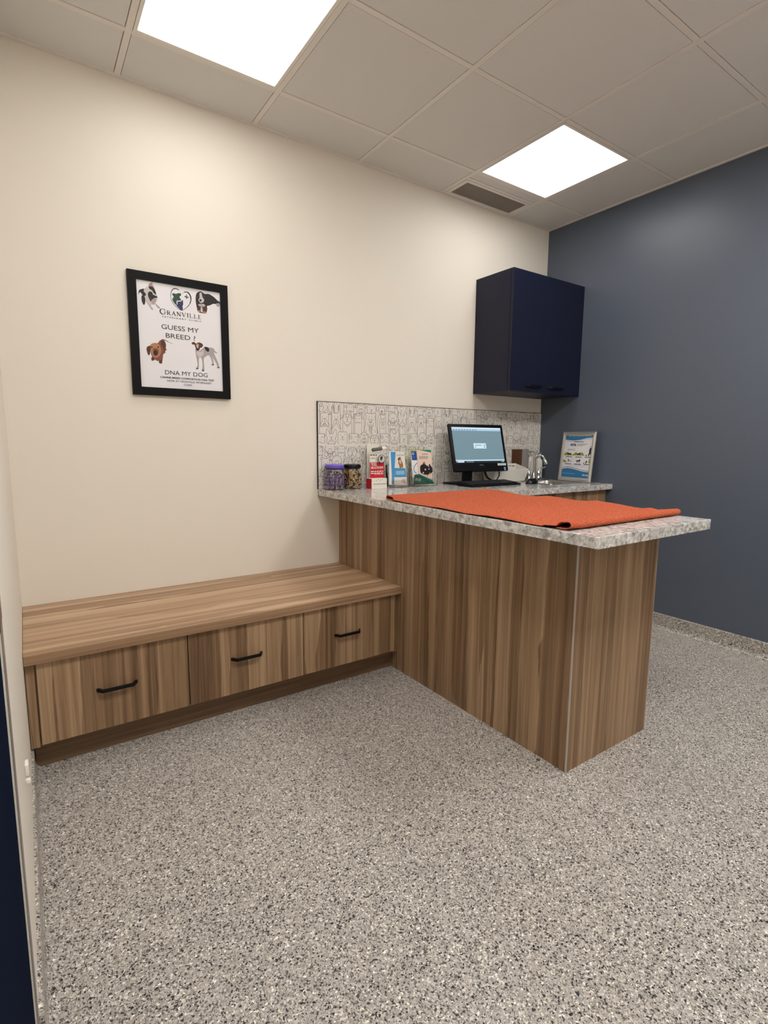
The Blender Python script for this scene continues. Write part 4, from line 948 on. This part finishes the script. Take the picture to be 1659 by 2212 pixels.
t = thing('pen', (-1.50, -.07, HC), 'dark pen standing upright between the two white leaflet stands', 'pen')
MB(BLACKP).tube([(-1.474, -.052, HC + .001), (-1.485, -.052, HC + .09), (-1.487, -.052, HC + .132)], [.004, .005, .005], None, 10).build('pen_barrel', t)
MB(INKG).box((-1.494, -.060, HC + .085), (-1.491, -.057, HC + .125)).build('pocket_clip', t)

t = thing('leaflet_holder', (-1.22, -.10, HC), 'clear holder of green and peach pet leaflets beside the computer', 'leaflet holder', 'clear leaflet holders')
pl = vplane(-.120, .06); g1 = MB(LIME)
card(g1, pl, [z1(pl, 1150, 1000), z1(pl, 1340, 990), z1(pl, 1322, 642), z1(pl, 1112, 636)], LIME, .004, -.010)
g1.build('leaflet', t)['label'] = 'lime green leaflet at the back'
g2 = MB(PAPER); card(g2, pl, [z1(pl, 1140, 1000), z1(pl, 1220, 1000), z1(pl, 1200, 655), z1(pl, 1115, 652)], PAPER, .004, -.005)
fill(g2, pl, [z1(pl, 1128, 752), z1(pl, 1205, 752), z1(pl, 1200, 657), z1(pl, 1116, 654)], DBLUE, -.0044)
gq = z1(pl, 1126, 695); text(g2, pl, 'G', gq[0], gq[0] + .016, gq[1], z1(pl, 1126, 668)[1], WHITE, -.0042, .02)
line(g2, pl, smooth([z1(pl, *p) for p in [(1180, 780), (1150, 820), (1148, 860), (1175, 895)]], False), .004, DBLUE, -.0042)
squiggle(g2, pl, z1(pl, 1132, 720)[0], z1(pl, 1160, 720)[0], z1(pl, 1132, 722)[1], z1(pl, 1132, 716)[1], SKY, -.0042)
g2.build('leaflet', t)['label'] = 'blue and white leaflet'
g3 = MB(PEACH); card(g3, pl, [z1(pl, 1200, 940), z1(pl, 1335, 960), z1(pl, 1325, 650), z1(pl, 1170, 645)], PEACH, .006, 0)
fill(g3, pl, [z1(pl, 1200, 645), z1(pl, 1322, 645), z1(pl, 1323, 672)], TEAL, .0004)
text(g3, pl, 'petline', z1(pl, 1228, 690)[0], z1(pl, 1288, 690)[0], z1(pl, 1230, 697)[1], z1(pl, 1230, 682)[1], GRN, .0006, .02)
for yy_ in (714, 725, 736): squiggle(g3, pl, z1(pl, 1196, yy_)[0], z1(pl, 1290, yy_)[0], z1(pl, 1200, yy_ + 1)[1], z1(pl, 1200, yy_ - 3)[1], INK, .0006)
fill(g3, pl, smooth([z1(pl, *p) for p in [(1212, 880), (1208, 820), (1222, 800), (1232, 798), (1245, 770), (1258, 775), (1266, 800), (1290, 810), (1308, 790), (1316, 808), (1332, 830), (1334, 880), (1300, 900), (1270, 905), (1240, 900)]]), DBL, .0006)
ell(g3, pl, *z1(pl, 1252, 782), .0058, .0082, mat('print_skin', (168, 120, 96), .6), .0008)
for p, m_ in (((1240, 885), DWH), ((1262, 850), DWH), ((1300, 845), DGR), ((1310, 890), DTN), ((1285, 912), DTN), ((1295, 815), DGR)): ell(g3, pl, *z1(pl, *p), .006, .0055, m_, .0010)
g3.build('leaflet', t)['label'] = 'peach coloured leaflet with a photo of a person and pets'
pl2 = vplane(-.142); g4 = MB(GRN)
card(g4, pl2, [z1(pl2, 1148, 1008), z1(pl2, 1360, 1000), z1(pl2, 1335, 960), z1(pl2, 1200, 898), z1(pl2, 1152, 905)], GRN, .0015, 0)
text(g4, pl2, 'rt', z1(pl2, 1158, 960)[0], z1(pl2, 1182, 960)[0], z1(pl2, 1160, 970)[1], z1(pl2, 1160, 940)[1], PAPERC, .0005); fill(g4, pl2, smooth([z1(pl2, *p) for p in [(1190, 972), (1186, 950), (1196, 935), (1204, 950), (1214, 934), (1218, 955), (1206, 975)]]), mat('print_mint', (120, 160, 144), .5), .0006)
fill(g4, pl2, [z1(pl2, 1205, 903), z1(pl2, 1332, 962), z1(pl2, 1352, 992), z1(pl2, 1225, 925)], TEAL, .0004)
g4.build('leaflet_band', t)['label'] = 'dark green printed front'
xa, xb = z1(pl2, 1140, 1005)[0], z1(pl2, 1385, 1000)[0]
holder(t, xa, xb, -.098, -.146, .150)

# ================================================================== WHITE BIN BEHIND THE COMPUTER
t = thing('desk_bin', (-.42, -.10, HC), 'open white plastic tray bin behind the computer screen', 'bin')
bn = MB(WHITE); x0, x1, yb, yf, hb_, hf = -.665, -.315, -.050, -.150, .118, .085; th = .003
def quadwall(p, q_, th_vec):
    pass
# sloping-sided tub: outer and inner shells
def tub(mb, bo, to, hl, hr, th):
    (bx0, bx1, by0, by1), (tx0, tx1, ty0, ty1) = bo, to
    def ringo(i): return [(bx0 + i, by0 + i, HC + .0006 + i), (bx1 - i, by0 + i, HC + .0006 + i), (bx1 - i, by1 - i, HC + .0006 + i), (bx0 + i, by1 - i, HC + .0006 + i)]
    def rt_(i): return [(tx0 + i, ty0 + i, HC + hl), (tx1 - i, ty0 + i, HC + hl), (tx1 - i, ty1 - i, HC + hr), (tx0 + i, ty1 - i, HC + hr)]
    vs = ringo(0) + rt_(0) + rt_(th) + ringo(th)
    fs = [(0, 1, 2, 3), (12, 13, 14, 15)] + [(a_ + k, a_ + (k + 1) % 4, a_ + 4 + (k + 1) % 4, a_ + 4 + k) for a_ in (0, 4, 8) for k in range(4)]
    mb.add(vs, fs)
tub(bn, (-.655, -.334, -.155, -.065), (-.670, -.322, -.185, -.055), .088, .124, .004)
bn.build('bin_body', t, bevel=.002)
MB(INKG).box((-.405, -.0615, HC + .104), (-.375, -.0600, HC + .109)).box((-.368, -.0615, HC + .102), (-.340, -.0600, HC + .109)).build('handle_slot', t)

# dark brown and grey box of gloves behind
t = thing('dispenser_box', (-.27, -.04, HC), 'grey box with a brown patterned side standing behind the tap', 'box')
gb_ = MB(mat('box_grey', (140, 134, 130), .35)); gb_.rbox((-.312, -.080, HC + .0006), (-.208, -.012, HC + .228), .004)
gb_.build('box_body', t)
br = MB(mat('box_brown', (94, 56, 34), .6)); BP = Plane((-.312, -.0802, HC), (1, 0, 0), (0, 0, 1))
br.box((-.318, -.083, HC + .002), (-.288, -.0803, HC + .226)); br.box((-.318, -.0803, HC + .002), (-.3122, -.012, HC + .226))
for k in range(9): line(br, Plane((-.318, -.083, HC), (1, 0, 0), (0, 0, 1)), [(.002, .02 + k * .023), (.014, .034 + k * .023), (.028, .026 + k * .023)], .004, mat('box_dark', (48, 28, 20), .6), .0004)
br.build('brown_side', t, recalc=False)['label'] = 'brown wood-patterned strip'

# soap bottles
def pump_bottle(x, y, h, label, turn):
    t = thing('pump_bottle', (x, y, HC), label, 'soap bottle', 'pump soap bottles')
    MB(WHITE).lathe([(.024, .0008), (.028, .006), (.028, h * .62), (.024, h * .72), (.012, h * .78), (.012, h * .80)], (x, y, HC), 24).build('bottle', t)
    pm = MB(mat('pump_grey', (178, 174, 170), .3, .3)); pm.lathe([(.014, h * .80), (.014, h * .86), (.006, h * .87), (.005, h * .95), (.010, h * .95), (.010, h)], (x, y, HC), 16)
    pm.tube([(x, y, HC + h * .975), (x + .035 * math.cos(turn), y + .035 * math.sin(turn), HC + h * .97), (x + .042 * math.cos(turn), y + .042 * math.sin(turn), HC + h * .93)], [.006, .005, .004], None, 10)
    pm.build('pump', t)
pump_bottle(-.160, -.052, .215, 'white pump soap bottle next to the grey box', 4.7)
pump_bottle(-.052, -.046, .200, 'white pump soap bottle in the corner by the dark wall', 4.2)

# ================================================================== SINK AND TAP
t = thing('sink', ((SX0 + SX1) / 2, (SY0 + SY1) / 2, HC), 'small stainless steel sink basin let into the worktop', 'sink')
sk = MB(STEEL)
def rr(x0, x1, y0, y1, r, z, n=5):
    out = []
    for cx, cy, a0_ in ((x1 - r, y1 - r, 0), (x0 + r, y1 - r, PI / 2), (x0 + r, y0 + r, PI), (x1 - r, y0 + r, 3 * PI / 2)):
        for k in range(n + 1): a_ = a0_ + PI / 2 * k / n; out.append((cx + r * math.cos(a_), cy + r * math.sin(a_), z))
    return out
e = .014
loops = [rr(SX0 - e, SX1 + e, SY0 - e, SY1 + e, .035, HC + .0006), rr(SX0 - e + .002, SX1 + e - .002, SY0 - e + .002, SY1 + e - .002, .034, HC + .004), rr(SX0 + .003, SX1 - .003, SY0 + .003, SY1 - .003, .030, HC + .003), rr(SX0 + .006, SX1 - .006, SY0 + .006, SY1 - .006, .030, HC - .01), rr(SX0 + .012, SX1 - .012, SY0 + .012, SY1 - .012, .035, HC - .130), rr(SX0 + .03, SX1 - .03, SY0 + .03, SY1 - .03, .03, HC - .145)]
n = len(loops[0]); vs = [p for L_ in loops for p in L_]
fs = [(i * n + k, i * n + (k + 1) % n, (i + 1) * n + (k + 1) % n, (i + 1) * n + k) for i in range(len(loops) - 1) for k in range(n)] + [tuple(range((len(loops) - 1) * n, len(loops) * n))]
sk.add(vs, fs, smooth=True); sk.build('basin', t, recalc=False)
MB(CHROME).lathe([(.02, 0), (.024, .002), (.012, .003)], ((SX0 + SX1) / 2, (SY0 + SY1) / 2, HC - .1445), 20).build('drain', t)

fx, fy = -.185, -.112
t = thing('tap', (fx, fy, HC), 'chrome gooseneck tap with two wing handles behind the sink', 'tap')
MB(CHROME).rbox((fx - .085, fy - .025, HC + .0006), (fx + .085, fy + .025, HC + .014), .005).build('deck_plate', t)
sp_ = MB(CHROME); sp_.lathe([(.018, .014), (.018, .022), (.012, .045), (.0085, .055), (.0085, .06)], (fx, fy, HC), 20)
cx0, dyr = fx, -1
pts = [(fx, fy, HC + .055), (fx, fy, HC + .150)]
dirx, diry = .62, -.785; Rg = .036
for k in range(1, 11):
    a_ = PI * .92 * k / 10; pts.append((fx + dirx * Rg * (1 - math.cos(a_)), fy + diry * Rg * (1 - math.cos(a_)), HC + .150 + Rg * math.sin(a_)))
sp_.tube(pts, .0065, None, 14)
p_ = Vector(pts[-1]); d_ = (Vector(pts[-1]) - Vector(pts[-2])).normalized()
sp_.tube([p_ - d_ * .002, p_, p_ + d_ * .038, p_ + d_ * .044], [.008, .0115, .013, .011], None, 16)
sp_.build('spout', t)
for sx, dx_ in ((-1, -1), (1, 1)):
    hx = fx + sx * .055; hh = MB(CHROME)
    hh.lathe([(.017, .014), (.014, .024), (.010, .030), (.015, .042), (.015, .056), (.008, .064), (.007, .074)], (hx, fy, HC), 20)
    hh.tube([(hx, fy, HC + .072), (hx + dx_ * .016, fy - .010, HC + .086), (hx + dx_ * .048, fy - .02, HC + .093), (hx + dx_ * .062, fy - .022, HC + .093)], [.007, .006, .007, .0075], None, 12)
    hh.build('wing_handle', t)

# ================================================================== SILVER FRAMED POSTER LEANING ON THE DARK WALL
ya, ti = -1.6913, .1014
rv = Vector((math.cos(ya), math.sin(ya), 0)); bk = Vector((-math.sin(ya), math.cos(ya), 0)); uf = Vector((0, 0, 1)) * math.cos(ti) + bk * math.sin(ti)
FW_, FH_ = .2990, .3540
FC = Vector((-.066, -.3740, HC + .004)); FO = FC - rv * FW_ / 2
FP = Plane(FO, rv, uf)
FM = Matrix(((rv.x, uf.x, FP.n.x, FO.x), (rv.y, uf.y, FP.n.y, FO.y), (rv.z, uf.z, FP.n.z, FO.z), (0, 0, 0, 1)))
t = thing('silver_framed_poster', tuple(FC), 'silver snap-framed blue and white dog infographic leaning on the dark wall', 'framed poster')
sf = MB(SATIN); wf = .026
O = [(0, 0), (FW_, 0), (FW_, FH_), (0, FH_)]; I = [(wf, wf), (FW_ - wf, wf), (FW_ - wf, FH_ - wf), (wf, FH_ - wf)]; Mi = [(wf * .5, wf * .5), (FW_ - wf * .5, wf * .5), (FW_ - wf * .5, FH_ - wf * .5), (wf * .5, FH_ - wf * .5)]
for k in range(4):
    k2 = (k + 1) % 4
    vs = [(*O[k], -.006), (*O[k2], -.006), (*O[k2], .001), (*O[k], .001), (*Mi[k], .006), (*Mi[k2], .006), (*I[k2], .001), (*I[k], .001), (*I[k2], -.006), (*I[k], -.006)]
    sf.add(vs, [(0, 1, 2, 3), (3, 2, 5, 4), (4, 5, 6, 7), (7, 6, 8, 9), (9, 8, 1, 0)], None, FM)
sf.build('snap_frame', t)
MB(INKG).box((.004, .004, -.009), (FW_ - .004, FH_ - .004, -.0065), None, FM).build('back_board', t)
ip = MB(PAPER); ip.box((wf - .004, wf - .004, -.006), (FW_ - wf + .004, FH_ - wf + .004, -.0035), None, FM)
def zf(x, y): return FP.px(1190 + x * 150 / 1659, 910 + y * 200 / 2212)
BLU = mat('poster_blue', (52, 118, 166), .4); BLU2 = mat('poster_pale_blue', (150, 196, 222), .4); HILL = mat('poster_green', (136, 158, 48), .5); NV = mat('poster_navy', (46, 66, 112), .5)
BX = (wf, FW_ - wf, wf, FH_ - wf); OF = -.0033
def pf(pts, m, lev=1, sm=False):
    q_ = clip_poly([zf(*p) for p in (smooth(pts, True, 3) if sm else pts)], *BX)
    if q_: fill(ip, FP, q_, m, OF + .0002 * lev)
pf([(200, 300), (1100, 280), (1000, 385), (850, 400), (720, 440), (560, 460), (440, 450), (300, 430)], BLU, 1)
for dy, m_ in ((8, PAPER), (22, BLU2)): line(ip, FP, clip_line(smooth([zf(x, y + dy) for x, y in [(362, 440), (450, 456), (560, 462), (700, 440), (850, 402), (1000, 390)]], False), BX)[0], .0035, m_, OF + .0005)
pf([(150, 1400), (200, 1145), (300, 1118), (420, 1112), (560, 1140), (700, 1185), (820, 1212), (960, 1225), (960, 1400)], BLU, 1)
for dy, m_ in ((-4, PAPER), (-24, BLU)): 
    rr_ = clip_line(smooth([zf(x, y + dy) for x, y in [(268, 1128), (400, 1112), (560, 1145), (700, 1185), (820, 1210), (890, 1218)]], False), BX)
    if rr_: line(ip, FP, rr_[0], .0035, m_, OF + .0005)
def ft(tx, x0_, x1_, y0_, y1_, m, bold=0.0):
    p0 = zf(x0_, y1_); p1 = zf(x1_, y0_); text(ip, FP, tx, p0[0], p1[0], p0[1], p0[1] + abs(zf(x0_, y0_)[1] - p0[1]), m, OF + .0008, bold)
def fs_(x0_, x1_, yc, h, m): p0 = zf(x0_, yc); p1 = zf(x1_, yc); squiggle(ip, FP, p0[0], p1[0], (p0[1] + p1[1]) / 2, (p0[1] + p1[1]) / 2 + h, m, OF + .0008)
fs_(430, 960, 355, .005, PAPER); fs_(565, 785, 500, .0042, INK); ft('40%', 450, 605, 528, 590, NV, .03)
for yy_ in (545, 566, 586): fs_(620, 880 - (yy_ - 545) * 3, yy_, .002, INKG)
fs_(400, 575, 668, .002, INKG); fs_(400, 575, 690, .002, INKG); fs_(395, 800, 1052, .0012, INKG); fs_(370, 820, 1085, .0012, INKG)
pf([(300, 810), (330, 750), (360, 735), (420, 790), (470, 765), (505, 800), (590, 735), (640, 780), (690, 790), (740, 735), (795, 820)], HILL, 1)
pf([(275, 975), (300, 900), (345, 940), (385, 975)], HILL, 1); pf([(880, 1000), (910, 900), (960, 880), (960, 1000)], HILL, 1)
DG = [(0, 30), (12, 26), (14, 10), (28, 0), (36, 12), (30, 22), (60, 24), (86, 24), (104, 40), (98, 46), (82, 36), (84, 74), (72, 74), (66, 46), (44, 46), (40, 76), (28, 76), (28, 44), (14, 38)]
def dog2(x, y, s_, flip=False, sit=False):
    P2 = [(104 - a_, b_) if flip else (a_, b_) for a_, b_ in DG]
    if sit: P2 = [(a_, b_ + (a_ * .35 if not flip else (104 - a_) * .35) * (1 if b_ < 40 else 0)) for a_, b_ in P2]
    pf([(x + a_ * s_, y + b_ * s_) for a_, b_ in P2], BLK, 2)
dog2(370, 730, 1.15); dog2(605, 740, 1.05, True); dog2(805, 740, 1.3, True, True); dog2(385, 888, 1.05, False, True); dog2(585, 905, 1.15, True); dog2(745, 930, 1.2, True, True)
pf([(905, 730), (930, 640), (960, 640), (985, 690), (975, 780), (930, 790)], BLK, 2, True)
line(ip, FP, [zf(*p) for p in [(925, 600), (960, 615), (975, 600)]], .0025, BLK, OF + .0006)
for (x0_, x1_, y) in ((345, 500, 842), (575, 730, 852), (800, 940, 860), (325, 478, 1010), (550, 708, 1022), (775, 915, 1032)): 
    p0, p1 = zf(x0_, y), zf(x1_, y); rect(ip, FP, p0[0], p0[1] - .0022, min(p1[0], BX[1]), p0[1] + .0026, NV, OF + .0005)
fs_(265, 560, 1248, .003, BLU2); ft('Librela', 735, 880, 1262, 1300, PAPER, .03)
ip.build('printed_sheet', t, recalc=False)
